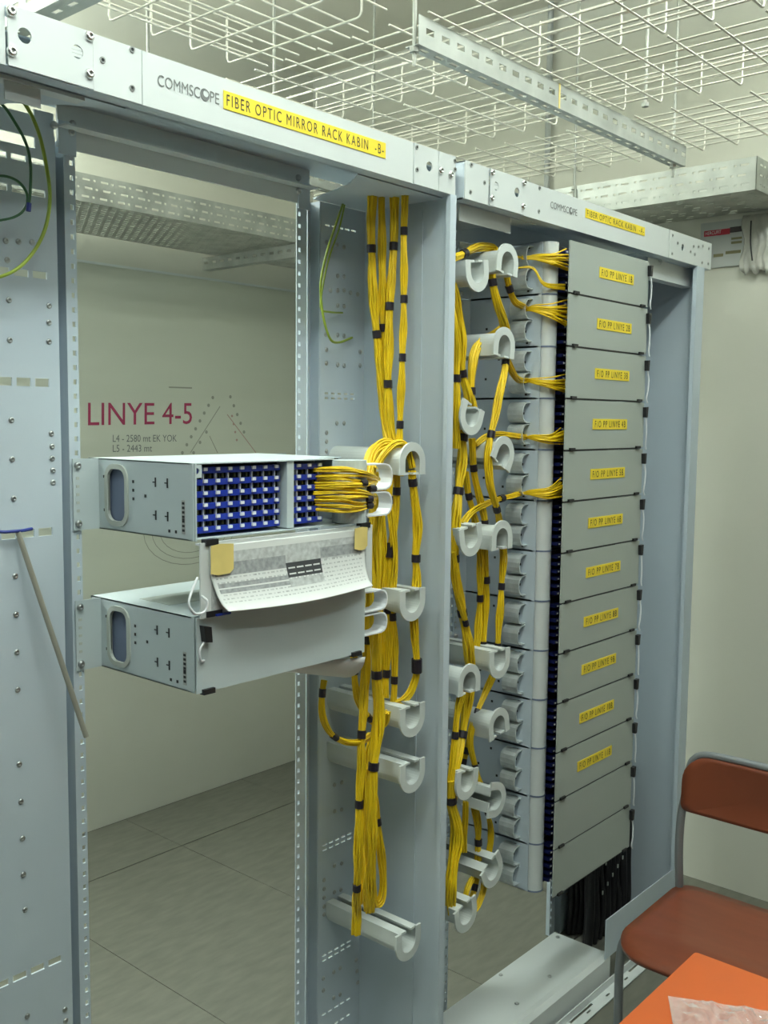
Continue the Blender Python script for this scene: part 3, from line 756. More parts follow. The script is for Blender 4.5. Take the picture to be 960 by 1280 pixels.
# ---- thirteen shelves of rack A
XA0, YFA, PITCH = 2.147, -0.030, 0.1281
ZTOP = 2.080
def shelf_A(z0, nm, label):
    t = thing('patch_shelf', label, 'patch panel', (XA0 + SW / 2, 0.1, z0), 'patch shelves')
    W = 0.415
    shelf_body(t, XA0 - 0.012, YFA, z0, W + 0.012, -1, 'paint', ycase=0.075)
    MB().tube([(XA0 + 0.017, 0.036, z0 - 0.0022), (XA0 + 0.017, 0.036, z0 + 0.0018)], 0.0245, 20).build('divider_plate', 'blue_grey', t)
    dz = z0
    d = MB().box(XA0, XA0 + 0.418, YFA - 0.003, YFA, dz + 0.0015, dz + PITCH - 0.0035).build('door', 'door_paint', t)
    for x in (XA0 + 0.032, XA0 + 0.385):
        MB().box(x - 0.012, x + 0.012, YFA - 0.008, YFA - 0.002, dz - 0.001, dz + 0.0055).build('hinge_clip', 'black', d)
    MB().box(XA0 + 0.005, XA0 + 0.39, YFA - 0.0015, YFA + 0.004, dz - 0.0022, dz + 0.0015).build('hinge_rod', 'black', d)
    m = MB(); m.prism([(0, 0), (0.014, 0.001), (0.011, -0.028), (0.002, -0.028)], lambda u, v, w: (XA0 + 0.409 + u, YFA - 0.004 - w, dz + 0.112 + v), 0, 0.010)
    m.build('latch_clip', 'black', d)
    k = random.uniform(-0.004, 0.004)
    MB().tube(catmull([(XA0 + 0.416, YFA - 0.01, dz + 0.086), (XA0 + 0.421 + k, YFA - 0.012, dz + 0.06), (XA0 + 0.419, YFA - 0.012, dz + 0.03), (XA0 + 0.417 - k, YFA - 0.010, dz + 0.008), (XA0 + 0.424, YFA - 0.010, dz - 0.004)], 4), 0.0022, 5).build('door_cord', 'white_plastic', d, True)
    MB().tube([(XA0 + 0.017, 0.036, z0 + 0.001), (XA0 + 0.017, 0.036, z0 + SH)], 0.0235, 20).build('bend_drum', 'header_paint', t, True)
    m = MB()
    for zz in (0.012, 0.066): dring(m, XA0 - 0.010, 0.062, z0 + zz, -1, 0.046, 0.052, 0.036)
    m.build('cable_rings', 'satin_steel', t, False, label='shiny bent strip rings')
    m = MB()
    for r in range(6):
        for c in range(3):
            m.box(XA0 + 0.052 + 0.024 * c, XA0 + 0.070 + 0.024 * c, 0.012, 0.03, z0 + 0.010 + 0.019 * r, z0 + 0.018 + 0.019 * r)
            m.box(XA0 + 0.058 + 0.024 * c, XA0 + 0.063 + 0.024 * c, 0.010, 0.012, z0 + 0.012 + 0.019 * r, z0 + 0.0155 + 0.019 * r, 1)
    m.build('adapters', ['adapter_navy', 'white_plastic'], t, kind='stuff')
    MB().box(XA0 + 0.03, XA0 + 0.40, 0.032, 0.034, z0 + 0.003, z0 + SH - 0.003).build('adapter_backplate', 'black', t)
    m = MB()
    for yy, zz in ((0.076, 0.010), (0.076, 0.116), (0.082, 0.038), (0.082, 0.09), (0.084, 0.045), (0.16, 0.1), (0.20, 0.05), (0.14, 0.03)):
        m.box(XA0 - 0.0126, XA0 - 0.012, yy - 0.003, yy + 0.003, z0 + zz - 0.003, z0 + zz + 0.003)
    m.build('punched_holes', 'dark_hole', t, kind='stuff')
    if nm:
        n_ = int(nm[:-1]); sh_ = 0.150 - 0.004 * n_
        zc = dz + 0.066 - 0.001 * (n_ % 3)
        l = MB().box(XA0 + sh_, XA0 + sh_ + 0.185, YFA - 0.0042, YFA - 0.003, zc - 0.0135, zc + 0.0135).build('name_label', 'label_yellow', d, label='yellow label strip')
        l['label'] = 'yellow label strip'
        text_part('F/O PP LINYE ' + nm, (XA0 + sh_ + 0.010, YFA - 0.0047, zc - 0.0085), (XA0 + sh_ + 0.175, YFA - 0.0047, zc - 0.0085), (XA0 + sh_ + 0.010, YFA - 0.0047, zc + 0.0085), 'ink', l, squeeze=1.3)
    return t
ORD = ['topmost', 'second', 'third', 'fourth', 'fifth', 'sixth', 'seventh', 'eighth', 'ninth', 'tenth', 'eleventh']
for i in range(13):
    z0 = ZTOP - PITCH * (i + 1)
    if i < 11: shelf_A(z0, '%dB' % (i + 1), 'closed patch shelf with yellow label F/O PP LINYE %dB, %s' % (i + 1, 'topmost of the column' if i == 0 else ORD[i] + ' from the top'))
    else: shelf_A(z0, None, 'closed patch shelf without a label, %s' % ('lowest of the column' if i == 12 else 'second lowest of the column'))

# ================================================================== YELLOW FIBRE
def bundle(label, pts, r, tapes=(), n=9, name='fibre_bundle', pinch=0.62, group='yellow fibre bundles', tr=1.0, big=()):
    path = catmull(pts, 7)
    r *= 1.15; n = int(n * 1.5)
    N = len(path)
    def near(p): return min(range(N), key=lambda i: (path[i] - Vector(p)).length)
    ti = [near(p) for p in tapes]; bi = [near(p) for p in big]
    L = [0]
    for a, b in zip(path[:-1], path[1:]): L.append(L[-1] + (b - a).length)
    def rad(i):
        d = min([abs(L[i] - L[k]) for k in ti + bi] + [1.0])
        return r * (pinch + (1 - pinch) * min(1, d / 0.07))
    t = thing(name, label, 'cable', tuple(path[N // 2]), group)
    offs = []
    for k in range(n):
        q = math.sqrt((k + 0.5) / n); a = k * 2.399963
        offs.append((q * math.cos(a), q * math.sin(a)))
    m = MB()
    for (oa, ob) in offs:
        ph = random.uniform(0, 6.28); pts2 = []
        prev = None
        for i, p in enumerate(path):
            tg = (path[min(i + 1, N - 1)] - path[max(i - 1, 0)]).normalized()
            if prev is None: prev = tg.orthogonal().normalized()
            u = (prev - tg * prev.dot(tg)).normalized(); prev = u; w = tg.cross(u)
            R_ = rad(i) * 0.86; wob = 0.12 * math.sin(ph + 9 * L[i] * 6)
            pts2.append(p + u * R_ * (oa + wob) + w * R_ * (ob - wob))
        m.tube(pts2, max(0.0014, r * 0.22), 5)
    m.build('strands', 'fibre_yellow', t, True, kind='stuff')
    for k, ln, ex in [(k, 0.0085, 1.12) for k in ti] + [(k, 0.016, 1.5) for k in bi]:
        c = path[k]; d = (path[min(k + 1, N - 1)] - path[max(k - 1, 0)]).normalized()
        R_ = (r * pinch + r * 0.16) * ex * tr
        MB().tube([c - d * ln, c - d * ln * 0.99, c + d * ln * 0.99, c + d * ln], [R_ * 0.9, R_, R_, R_ * 0.9], 10).build('tape_band', 'tape', t, label='black tape band')
    return t

# --- mirror rack
bundle('leftmost yellow fibre bundle dropping from the mirror rack header to the upper spool', [(1.6191, 0.14, 2.1268), (1.6179, 0.14, 2.0214), (1.6274, 0.14, 1.8874), (1.6331, 0.135, 1.8227), (1.6447, 0.13, 1.7163), (1.6478, 0.12, 1.6295), (1.6445, 0.105, 1.5845)], 0.0098, [(1.6207, 0.14, 2.0067), (1.6331, 0.135, 1.8227)], 12)
bundle('second yellow fibre bundle from the left under the mirror rack header', [(1.6388, 0.13, 2.1289), (1.6436, 0.13, 1.9732), (1.6482, 0.13, 1.8372), (1.6549, 0.125, 1.7166), (1.6555, 0.115, 1.6208), (1.6494, 0.1, 1.5811)], 0.0085, [(1.6363, 0.13, 2.1217), (1.6469, 0.13, 1.8371)], 10)
bundle('third yellow fibre bundle from the left under the mirror rack header', [(1.6575, 0.11, 2.131), (1.6568, 0.11, 2.0101), (1.6456, 0.11, 1.882), (1.6429, 0.11, 1.7159), (1.6466, 0.105, 1.6209), (1.6489, 0.095, 1.5812)], 0.0095, [(1.6555, 0.11, 2.0116), (1.6456, 0.11, 1.882), (1.6416, 0.11, 1.7142)], 11)
bundle('rightmost yellow fibre bundle dropping from the mirror rack header beside the side panel', [(1.6589, 0.08, 2.1304), (1.6553, 0.08, 2.0385), (1.6578, 0.08, 1.8963), (1.6547, 0.08, 1.7722), (1.6492, 0.08, 1.6282), (1.6473, 0.08, 1.5816)], 0.0080, [(1.658, 0.08, 2.0372), (1.6578, 0.08, 1.8963), (1.6547, 0.08, 1.7722), (1.6492, 0.08, 1.6282)], 9)
bundle('yellow fibre wrapped over the top of the upper spool in the mirror rack', [(1.5609, 0.09, 1.5117), (1.5766, 0.1, 1.5532), (1.5943, 0.1, 1.575), (1.6197, 0.095, 1.585), (1.64, 0.085, 1.5747), (1.6452, 0.08, 1.5522), (1.6431, 0.08, 1.5176)], 0.0115, [], 16)
bundle('yellow fibre crossing loosely over the upper spool towards the side panel', [(1.5722, 0.08, 1.5371), (1.586, 0.07, 1.5658), (1.611, 0.065, 1.5859), (1.6341, 0.06, 1.5891), (1.6471, 0.055, 1.5754), (1.6553, 0.05, 1.5358)], 0.0075, [], 9)
bundle('yellow fibre bundle hanging from the upper spool along the side panel', [(1.6554, 0.05, 1.5306), (1.6587, 0.05, 1.5046), (1.6737, 0.05, 1.4394), (1.6773, 0.05, 1.3953), (1.6729, 0.05, 1.3375), (1.6765, 0.05, 1.2982), (1.6746, 0.05, 1.2541)], 0.0100, [(1.6586, 0.05, 1.5063), (1.6729, 0.05, 1.3375)], 10)
bundle('yellow fibre bundle with thick black wrap curving into the third spool', [(1.6642, 0.05, 1.2199), (1.6736, 0.05, 1.165), (1.6806, 0.05, 1.0972), (1.6818, 0.055, 1.0636), (1.6716, 0.06, 1.0356), (1.6562, 0.07, 1.0187), (1.6379, 0.08, 1.0134)], 0.0088, [], 9, big=[(1.6805, 0.05, 1.1009)])
bundle('yellow fibre bundle with a thick black wrap below the upper spool', [(1.652, 0.09, 1.5291), (1.6527, 0.09, 1.4836), (1.6484, 0.09, 1.4207), (1.6333, 0.09, 1.3551), (1.6289, 0.09, 1.2992), (1.6273, 0.09, 1.225), (1.6284, 0.09, 1.1572), (1.6241, 0.09, 1.0828), (1.6196, 0.09, 1.0297)], 0.0088, [(1.6527, 0.09, 1.4836), (1.6273, 0.09, 1.225), (1.6255, 0.09, 1.0825)], 9, big=[(1.6307, 0.09, 1.3518)])
bundle('slim yellow fibre bundle between the thick wrapped one and the side panel', [(1.6191, 0.08, 1.5185), (1.6173, 0.08, 1.4669), (1.6261, 0.08, 1.4143), (1.6351, 0.08, 1.3524), (1.6309, 0.08, 1.2824), (1.632, 0.08, 1.2098), (1.6413, 0.08, 1.1387), (1.6398, 0.08, 1.0672), (1.6379, 0.08, 1.017)], 0.0080, [(1.6186, 0.08, 1.4668), (1.632, 0.08, 1.2098), (1.6398, 0.08, 1.0672)], 8)
bundle('yellow fibre bundle running down just right of the folded door', [(1.5147, 0.02, 1.4973), (1.5295, 0.05, 1.4486), (1.5362, 0.06, 1.4107), (1.532, 0.06, 1.3472), (1.5333, 0.06, 1.2456), (1.5241, 0.06, 1.1789), (1.5224, 0.06, 1.1108), (1.5156, 0.06, 1.0435), (1.5004, 0.05, 0.9838), (1.4987, 0.05, 0.912), (1.4946, 0.05, 0.8354), (1.4931, 0.05, 0.7401), (1.5, 0.06, 0.6483), (1.5199, 0.08, 0.5788), (1.5204, 0.08, 0.5279)], 0.0092, [(1.5435, 0.06, 1.4303), (1.5241, 0.06, 1.1789), (1.5004, 0.05, 0.9838), (1.4946, 0.05, 0.8354), (1.5, 0.06, 0.6483)], 11)
bundle('thick yellow fibre bundle hanging as a long loop at the lowest spool', [(1.5105, 0.01, 1.5111), (1.5218, 0.03, 1.4505), (1.5155, 0.03, 1.3685), (1.5195, 0.03, 1.2515), (1.5239, 0.03, 1.1107), (1.5324, 0.03, 1.0459), (1.5283, 0.03, 0.9781), (1.5165, 0.03, 0.9156), (1.5124, 0.03, 0.8442), (1.5168, 0.035, 0.7367), (1.5297, 0.05, 0.6391), (1.5416, 0.06, 0.581)], 0.0115, [(1.5239, 0.03, 1.1107), (1.5165, 0.03, 0.9156)], 14)
bundle('yellow fibre loop ending with a rounded turn above the lowest spool', [(1.5488, 0.07, 0.8939), (1.5709, 0.07, 0.7986), (1.591, 0.07, 0.6836), (1.5975, 0.07, 0.6079), (1.5845, 0.07, 0.5778), (1.5656, 0.07, 0.5976), (1.5511, 0.07, 0.715)], 0.0080, [(1.5817, 0.07, 0.7737)], 8)
bundle('yellow fibre bundle leaving the lower shelf towards the third spool', [(1.5089, 0.08, 1.1578), (1.5093, 0.08, 1.1132), (1.5174, 0.08, 1.0599), (1.5431, 0.08, 1.0162), (1.5744, 0.08, 0.9845), (1.5946, 0.07, 0.9802), (1.5906, 0.06, 1.0098)], 0.0082, [(1.5093, 0.08, 1.1132), (1.5587, 0.08, 0.9987)], 9)
bundle('yellow fibre loop hanging lowest under the loose white sheet', [(1.3877, 0.05, 1.1217), (1.3833, 0.05, 1.0966), (1.3835, 0.05, 1.0574), (1.3974, 0.05, 1.0215), (1.4231, 0.05, 0.9955), (1.4613, 0.05, 0.9762), (1.506, 0.055, 0.9676), (1.5418, 0.06, 0.9718)], 0.0072, [(1.3844, 0.05, 1.098), (1.4207, 0.05, 0.9978)], 8)
bundle('yellow fibre bundle hidden behind the cable rings of the mirror rack', [(1.6053, 0.1, 1.5267), (1.6144, 0.1, 1.4397), (1.6186, 0.1, 1.3344), (1.6095, 0.1, 1.2297), (1.6217, 0.1, 1.121), (1.6122, 0.1, 1.0329), (1.5973, 0.1, 0.9551), (1.582, 0.1, 0.9138), (1.5729, 0.1, 0.808), (1.5693, 0.1, 0.6634), (1.5704, 0.1, 0.571)], 0.0085, [(1.5814, 0.1, 0.9643)], 9)

# fan of patch leads from the open shelf to its ring
fan = thing('patch_leads', 'yellow patch leads sweeping from the blue adapters over the bend drum', 'cable', (1.36, -0.02, ZU + 0.06))
rows_ = [((1.3308, 0.005, 1.5415), (1.3424, -0.044, 1.5431), (1.3977, -0.044, 1.5367), (1.4916, 0, 1.5204)), ((1.3309, 0.005, 1.5204), (1.3382, -0.044, 1.5225), (1.3922, -0.043, 1.5187), (1.4821, 0, 1.5159)),
         ((1.331, 0.005, 1.4992), (1.3384, -0.044, 1.5016), (1.3925, -0.043, 1.4973), (1.4825, 0, 1.4839)), ((1.3312, 0.005, 1.4796), (1.3386, -0.044, 1.4793), (1.3882, -0.043, 1.4747), (1.4778, 0, 1.4746))]
for gi, rw in enumerate(rows_):
    m = MB()
    for k in range(13):
        a, b, c, d = [Vector(p) for p in rw]
        s = random.uniform(-1, 1)
        a = a + Vector((random.uniform(-0.02, 0.0), 0, 0.0115 * s)); b = b + Vector((0, random.uniform(-0.008, 0.006), 0.0115 * s + random.uniform(-0.002, 0.002)))
        c = c + Vector((0, random.uniform(-0.006, 0.006), 0.007 * s)); d = d + Vector((0, random.uniform(-0.003, 0.003), 0.003 * s))
        m.tube(catmull([a, b, c, d], 6), 0.0019, 5)
    m.build('lead_group', 'fibre_yellow', fan, True, kind='stuff')
for p in ((1.3934, -0.046, 1.5188), (1.4366, -0.03, 1.5053), (1.422, -0.035, 1.4861), (1.4244, -0.033, 1.4735)):
    p = Vector(p); MB().tube([p + Vector((-0.008, 0, 0)), p + Vector((0.008, 0, 0))], 0.0068, 10).build('tape_band', 'tape', fan, label='black tape band')

# --- rack A
S = 0.055
bundle('yellow fibre bundle entering at the top left spool of the patch rack', [(1.8016, 0.06, 1.9999), (1.843, 0.06, 2.014), (1.9055, 0.07, 2.0375), (1.9773, 0.08, 2.0463), (1.9799, 0.07, 2.0308), (1.9498, 0.055, 1.9942), (1.9438, 0.05, 1.9601), (1.9651, 0.05, 1.9124), (2.0043, 0.06, 1.879), (2.0485, 0.08, 1.849)], 0.0105, [(1.843, 0.06, 2.0131), (1.9438, 0.05, 1.9601)], 11)
bundle('yellow fibre bundle looped over the second spool of the patch rack', [(2.042, 0.09, 1.8644), (1.9921, 0.09, 1.8379), (1.932, 0.075, 1.822), (1.8939, 0.065, 1.7824), (1.8799, 0.06, 1.7064), (1.8906, 0.06, 1.6641)], 0.0105, [(1.8814, 0.06, 1.7064)], 11)
bundle('long yellow fibre bundle left of the second spool in the patch rack', [(1.7912, 0.06, 1.9462), (1.8028, 0.05, 1.901), (1.8227, 0.05, 1.8283), (1.8312, 0.05, 1.7446), (1.8541, 0.05, 1.6946), (1.8782, 0.06, 1.6584)], 0.0105, [(1.8312, 0.05, 1.7446)], 11)
bundle('yellow fibre bundle half hidden by the mirror rack side panel', [(1.7667, 0.045, 1.9077), (1.7752, 0.035, 1.8592), (1.7886, 0.035, 1.7989), (1.7904, 0.035, 1.732), (1.7897, 0.035, 1.6486), (1.7983, 0.04, 1.5769)], 0.0095, [(1.7904, 0.035, 1.732)], 10)
bundle('yellow fibre bundle slanting from the second spool down to the middle pair of spools', [(1.9878, 0.04, 1.8015), (1.9813, 0.035, 1.7785), (1.9624, 0.03, 1.7289), (1.9355, 0.03, 1.6499), (1.9207, 0.03, 1.607), (1.9098, 0.03, 1.5475), (1.9214, 0.03, 1.4909), (1.9571, 0.035, 1.4299), (1.9975, 0.05, 1.3835)], 0.0095, [(1.9812, 0.035, 1.7804), (1.9207, 0.03, 1.607), (1.9571, 0.035, 1.4299)], 10)
bundle('thick yellow fibre bundle falling below the tilted spool of the patch rack', [(1.841, 0.05, 1.6161), (1.8356, 0.05, 1.5906), (1.834, 0.05, 1.5395), (1.8168, 0.045, 1.4782), (1.8, 0.04, 1.4046), (1.7991, 0.04, 1.3259), (1.8166, 0.045, 1.2643), (1.8469, 0.05, 1.1922), (1.8678, 0.05, 1.1243), (1.8963, 0.06, 1.056)], 0.0120, [(1.8384, 0.05, 1.5979), (1.8153, 0.045, 1.4782), (1.7991, 0.04, 1.3259), (1.8454, 0.05, 1.1924)], 13)
bundle('yellow fibre bundle with bands crossing behind the middle pair of spools', [(1.9001, 0.07, 1.597), (1.9086, 0.07, 1.5273), (1.9263, 0.07, 1.4753), (1.951, 0.07, 1.4202), (1.9586, 0.07, 1.3926), (1.9717, 0.08, 1.3204), (1.9842, 0.08, 1.2501), (1.9803, 0.08, 1.1612), (1.9759, 0.08, 1.09)], 0.0090, [(1.9102, 0.07, 1.5272), (1.9586, 0.07, 1.3926), (1.9842, 0.08, 1.2501), (1.9759, 0.08, 1.09)], 9)
bundle('yellow fibre bundle dropping left behind the middle pair of spools', [(1.8907, 0.08, 1.518), (1.9051, 0.08, 1.4606), (1.9328, 0.08, 1.4015), (1.962, 0.085, 1.3209), (1.9657, 0.085, 1.2062), (1.961, 0.085, 1.1435), (1.9561, 0.085, 1.0886)], 0.0085, [(1.9051, 0.08, 1.4606), (1.9657, 0.085, 1.2062)], 9)
bundle('yellow fibre bundle hanging from the right middle spool of the patch rack', [(2.0022, 0.045, 1.3366), (2.0039, 0.045, 1.2912), (1.999, 0.045, 1.2366), (1.9944, 0.045, 1.1739), (1.9944, 0.05, 1.0877)], 0.0085, [(1.999, 0.045, 1.2366), (1.9943, 0.05, 1.0917)], 9)
bundle('yellow fibre bundle with two bands fanning to the lower left spool', [(1.7794, 0.03, 1.3434), (1.8034, 0.035, 1.2578), (1.8465, 0.04, 1.171), (1.8777, 0.05, 1.1131), (1.903, 0.06, 1.0469)], 0.0075, [(1.8497, 0.04, 1.1705)], 8)
bundle('yellow fibre bundle curving from the lower right spool to the small lower spool', [(2.0121, 0.07, 1.0168), (1.9759, 0.07, 0.9714), (1.9434, 0.07, 0.9341), (1.9244, 0.07, 0.9044), (1.916, 0.07, 0.8566), (1.9377, 0.07, 0.7949), (1.9737, 0.08, 0.7379)], 0.0078, [(1.9401, 0.07, 0.9328), (1.9361, 0.07, 0.7953)], 8)
bundle('thick yellow fibre bundle hanging from the lower left spool of the patch rack', [(1.881, 0.05, 1.0024), (1.8694, 0.05, 0.9602), (1.8485, 0.045, 0.9021), (1.8271, 0.04, 0.866), (1.8032, 0.035, 0.8159), (1.7955, 0.035, 0.7606)], 0.0115, [(1.8484, 0.045, 0.904)], 12)
bundle('yellow fibre bundle against the mirror rack side edge near the lower left spool', [(1.8221, 0.03, 1.0067), (1.8078, 0.03, 0.9681), (1.8, 0.03, 0.915), (1.7924, 0.03, 0.8581), (1.7849, 0.03, 0.7935)], 0.0085, [(1.7985, 0.03, 0.9154)], 9)
bundle('bulging yellow fibre bundle below the lowest left spools of the patch rack', [(1.7844, 0.03, 0.8127), (1.7888, 0.03, 0.7638), (1.809, 0.03, 0.7001), (1.8134, 0.03, 0.6502), (1.7994, 0.03, 0.5966), (1.7913, 0.03, 0.5508), (1.8027, 0.035, 0.4862)], 0.0130, [(1.7826, 0.03, 0.7656)], 14)
bundle('leftmost of three yellow fibre bundles below the sideways spool', [(1.9143, 0.08, 0.71), (1.9126, 0.08, 0.6538), (1.9113, 0.08, 0.583)], 0.0070, [], 8)
bundle('middle one of three yellow fibre bundles below the sideways spool', [(1.9409, 0.07, 0.6927), (1.9525, 0.07, 0.6443), (1.9577, 0.07, 0.5892), (1.9589, 0.07, 0.5495)], 0.0095, [(1.9474, 0.07, 0.5925)], 10)
bundle('rightmost of three yellow fibre bundles below the sideways spool', [(1.9749, 0.06, 0.6772), (1.9936, 0.06, 0.6344), (1.995, 0.06, 0.5924), (1.9893, 0.06, 0.5569)], 0.0070, [(1.9751, 0.06, 0.6689)], 8)
bundle('yellow fibre loop curling round the lowest spool of the patch rack', [(1.9596, 0.05, 0.5039), (1.9465, 0.045, 0.4794), (1.9167, 0.04, 0.4573), (1.887, 0.04, 0.4523), (1.8772, 0.05, 0.4728), (1.886, 0.05, 0.5059), (1.9191, 0.06, 0.5192)], 0.0070, [], 8)
bundle('short yellow fibre bundle with a band above the lowest spool', [(1.9534, 0.07, 0.508), (1.9371, 0.065, 0.4824), (1.9142, 0.06, 0.4596), (1.8878, 0.05, 0.4445)], 0.0080, [(1.9418, 0.066, 0.4845)], 8)
bundle('short yellow fibre bundle behind the lower banded pair in the patch rack', [(1.9629, 0.1, 0.8892), (1.9445, 0.1, 0.8327), (1.9293, 0.1, 0.7858), (1.9478, 0.1, 0.7195)], 0.0075, [(1.9381, 0.1, 0.8241), (1.9254, 0.1, 0.8051)], 8)

# patch leads of rack A: a short bundle to the ring, then a fan behind the door
FAN = [('topmost', (2.1003, 0.075, 2.039), (2.1793, 0, 2.0301), 0.020, None, ()),
       ('second', (2.1233, 0.075, 1.9169), (2.1858, 0, 1.9019), 0.026, [(2.0103, 0.06, 1.9887), (2.0212, 0.055, 1.9538), (2.0539, 0.06, 1.927), (2.0975, 0.07, 1.9221)], [(2.0212, 0.055, 1.9538)]),
       ('third', (2.1307, 0.075, 1.7393), (2.1909, 0, 1.7282), 0.018, [(2.0028, 0.045, 1.7799), (2.0352, 0.05, 1.7548), (2.083, 0.065, 1.7394)], []),
       ('fourth', (2.1367, 0.075, 1.597), (2.186, 0, 1.5961), 0.020, [(1.9133, 0.07, 1.5818), (1.9518, 0.07, 1.5985), (2.005, 0.07, 1.6058), (2.0676, 0.07, 1.6016)], []),
       ('fifth', (2.1168, 0.075, 1.456), (2.1848, 0, 1.467), 0.018, [(1.8379, 0.05, 1.3992), (1.8916, 0.06, 1.4247), (1.9566, 0.065, 1.4395), (2.0278, 0.07, 1.4489), (2.0663, 0.07, 1.4508)], [(2.0279, 0.07, 1.4479)])]
for nm, p, q, sp, lead, tp in FAN:
    if lead:
        t = bundle('yellow patch leads from the %s patch shelf of the column, fanned at its door' % nm, lead + [p], 0.0075, tp, 8, 'patch_leads', 0.8, 'patch leads at the patch rack')
    else:
        t = thing('patch_leads', 'yellow patch leads from the %s patch shelf of the column, fanned at its door' % nm, 'cable', p, 'patch leads at the patch rack')
        bb = MB()
        for k in range(7): bb.tube(catmull([Vector(p) + Vector((-0.10, 0.05, 0.004 * math.sin(k))), Vector(p) + Vector((-0.04, 0.02, 0.005 * math.sin(k))), p], 5), 0.0022, 5)
        bb.build('lead_in', 'fibre_yellow', t, True, kind='stuff')
    m = MB()
    for k in range(24):
        e = Vector(q) + Vector((random.uniform(0, 0.02), random.uniform(-0.008, 0.004), random.uniform(-sp, sp) + (0.02 if k % 9 == 0 else 0)))
        zz_ = lambda q_: p[2] + (e.z - p[2]) * q_
        mid = Vector((2.136 + random.uniform(-0.003, 0.003), 0.006 + random.uniform(-0.006, 0.002), zz_(0.55) - 0.003 + random.uniform(-0.003, 0.002)))
        st = Vector(p) + Vector((0, 0, random.uniform(-0.004, 0.004)))
        m.tube(catmull([st, Vector((2.117, 0.043, zz_(0.25))), mid, e], 4), 0.0018, 5)
    m.build('fan', 'fibre_yellow', t, True, kind='stuff')
t = thing('patch_leads', 'second bunch of yellow leads at the topmost patch shelf, below the first', 'cable', (2.1231, 0.07, 1.9967))
m = MB()
for k in range(9):
    o_ = random.uniform(-1, 1)
    m.tube(catmull([Vector((2.0817, 0.09, 2.0111)), Vector((2.112, 0.05, 2.013)) + Vector((0, 0, 0.002 * o_)), Vector((2.118, 0.02, 1.9726)) + Vector((0, 0, 0.004 * o_)), Vector((2.1824, 0, 1.9701)) + Vector((0, 0, 0.007 * o_))], 5), 0.0018, 5)
m.build('fan', 'fibre_yellow', t, True, kind='stuff')

# ================================================================== EARTH WIRES, ROD, BLACK CABLES
def wire(name, label, pts, r, material, lug=None, n=6):
    t = thing(name, label, 'wire', tuple(pts[len(pts) // 2]))
    MB().tube(catmull(pts, 7), r, n).build('sheath', material, t, True)
    if lug: MB().tube(lug, r * 1.7, 8).build('crimp_sleeve', 'lug_blue', t, True, label='blue crimp sleeve')
    return t
wire('earth_wire', 'lime green earth wire arching widest at the left upright', [(0.7758, 0.2, 2.1567), (0.8144, 0.2, 2.151), (0.8516, 0.2, 2.1382), (0.8783, 0.2, 2.0958), (0.8937, 0.2, 2.0296), (0.8955, 0.2, 1.9853), (0.8844, 0.2, 1.9388), (0.8593, 0.2, 1.8972), (0.8268, 0.2, 1.868), (0.7899, 0.22, 1.8506)], 0.0030, 'wire_lime')
wire('earth_wire', 'dark green earth wire ending in a blue sleeve at the left upright', [(0.7878, 0.2, 2.1325), (0.8163, 0.2, 2.1249), (0.8371, 0.2, 2.1029), (0.8555, 0.2, 2.0748), (0.863, 0.2, 2.0427), (0.862, 0.2, 2.0049), (0.8585, 0.2, 1.9779)], 0.0024, 'wire_green', [(0.8593, 0.2, 1.9806), (0.8576, 0.2, 1.9677)])
wire('earth_wire', 'small dark green wire loop below the left header', [(0.7894, 0.21, 2.0093), (0.8227, 0.21, 2.0179), (0.8484, 0.21, 2.0127), (0.8618, 0.21, 1.9949), (0.8556, 0.21, 1.9712), (0.8359, 0.21, 1.9555), (0.8059, 0.22, 1.9459)], 0.0022, 'wire_green')
wire('earth_wire', 'green and yellow earth wire hanging on the right upright panel, longer one', [(1.6358, 0.24, 2.1144), (1.5923, 0.22, 2.0605), (1.5474, 0.2, 2.0015), (1.5283, 0.2, 1.9408), (1.5262, 0.2, 1.8988), (1.5361, 0.2, 1.8494), (1.5663, 0.21, 1.8113), (1.6149, 0.23, 1.8084), (1.6801, 0.252, 1.8243)], 0.0028, 'wire_lime')
wire('earth_wire', 'green earth wire hanging on the right upright panel, shorter one', [(1.6487, 0.245, 2.1241), (1.6129, 0.23, 2.0562), (1.5729, 0.22, 1.99), (1.5434, 0.21, 1.9265), (1.5364, 0.21, 1.8753), (1.5737, 0.22, 1.8707), (1.6458, 0.25, 1.877)], 0.0022, 'wire_lime')

t = thing('steel_rod', 'thin steel rod hanging aslant from a purple tie at the left upright', 'rod', (0.8528, 0.25, 1.4471))
MB().tube([(0.85, 0.245, 1.4463), (0.9389, 0.19, 1.0823)], 0.0048, 10).build('shaft', 'steel', t, True)
MB().tube([(0.802, 0.25, 1.4497), (0.8272, 0.245, 1.4468), (0.8444, 0.24, 1.4472), (0.8627, 0.247, 1.4465), (0.8802, 0.252, 1.4475)], 0.0030, 6).build('tie', 'lug_blue', t, True)

bc = thing('cable_bunch', 'bunch of black cables standing behind the kick plate of the patch rack', 'cable', (2.82, 0.2, 0.1))
for k in range(38):
    w = 0.006 * math.sin(k)
    if k < 23: x, y, zt = 2.70 + 0.0122 * k, 0.235 - 0.02 * (k % 3) / 2, 0.46 + 0.02 * (k % 3)
    else: x, y, zt = 2.665 + 0.0175 * (k - 23), 0.165 - 0.02 * (k % 2), 0.30 + 0.05 * ((k * 5) % 4)
    MB().tube(catmull([(x, y, 0.005), (x + w, y - 0.008, zt * 0.25), (x - w, y, zt * 0.55), (x + w, y - 0.004, zt * 0.8), (x, y, zt)], 5), 0.010 + 0.002 * (k % 3), 8).build('black_cable', 'black', bc, True)
m = MB()
for k in range(9):
    x = 2.72 + 0.016 * k; m.box(x - 0.002, x + 0.003, 0.128, 0.131, 0.16 + 0.018 * (k * 5 % 9), 0.172 + 0.018 * (k * 5 % 9))
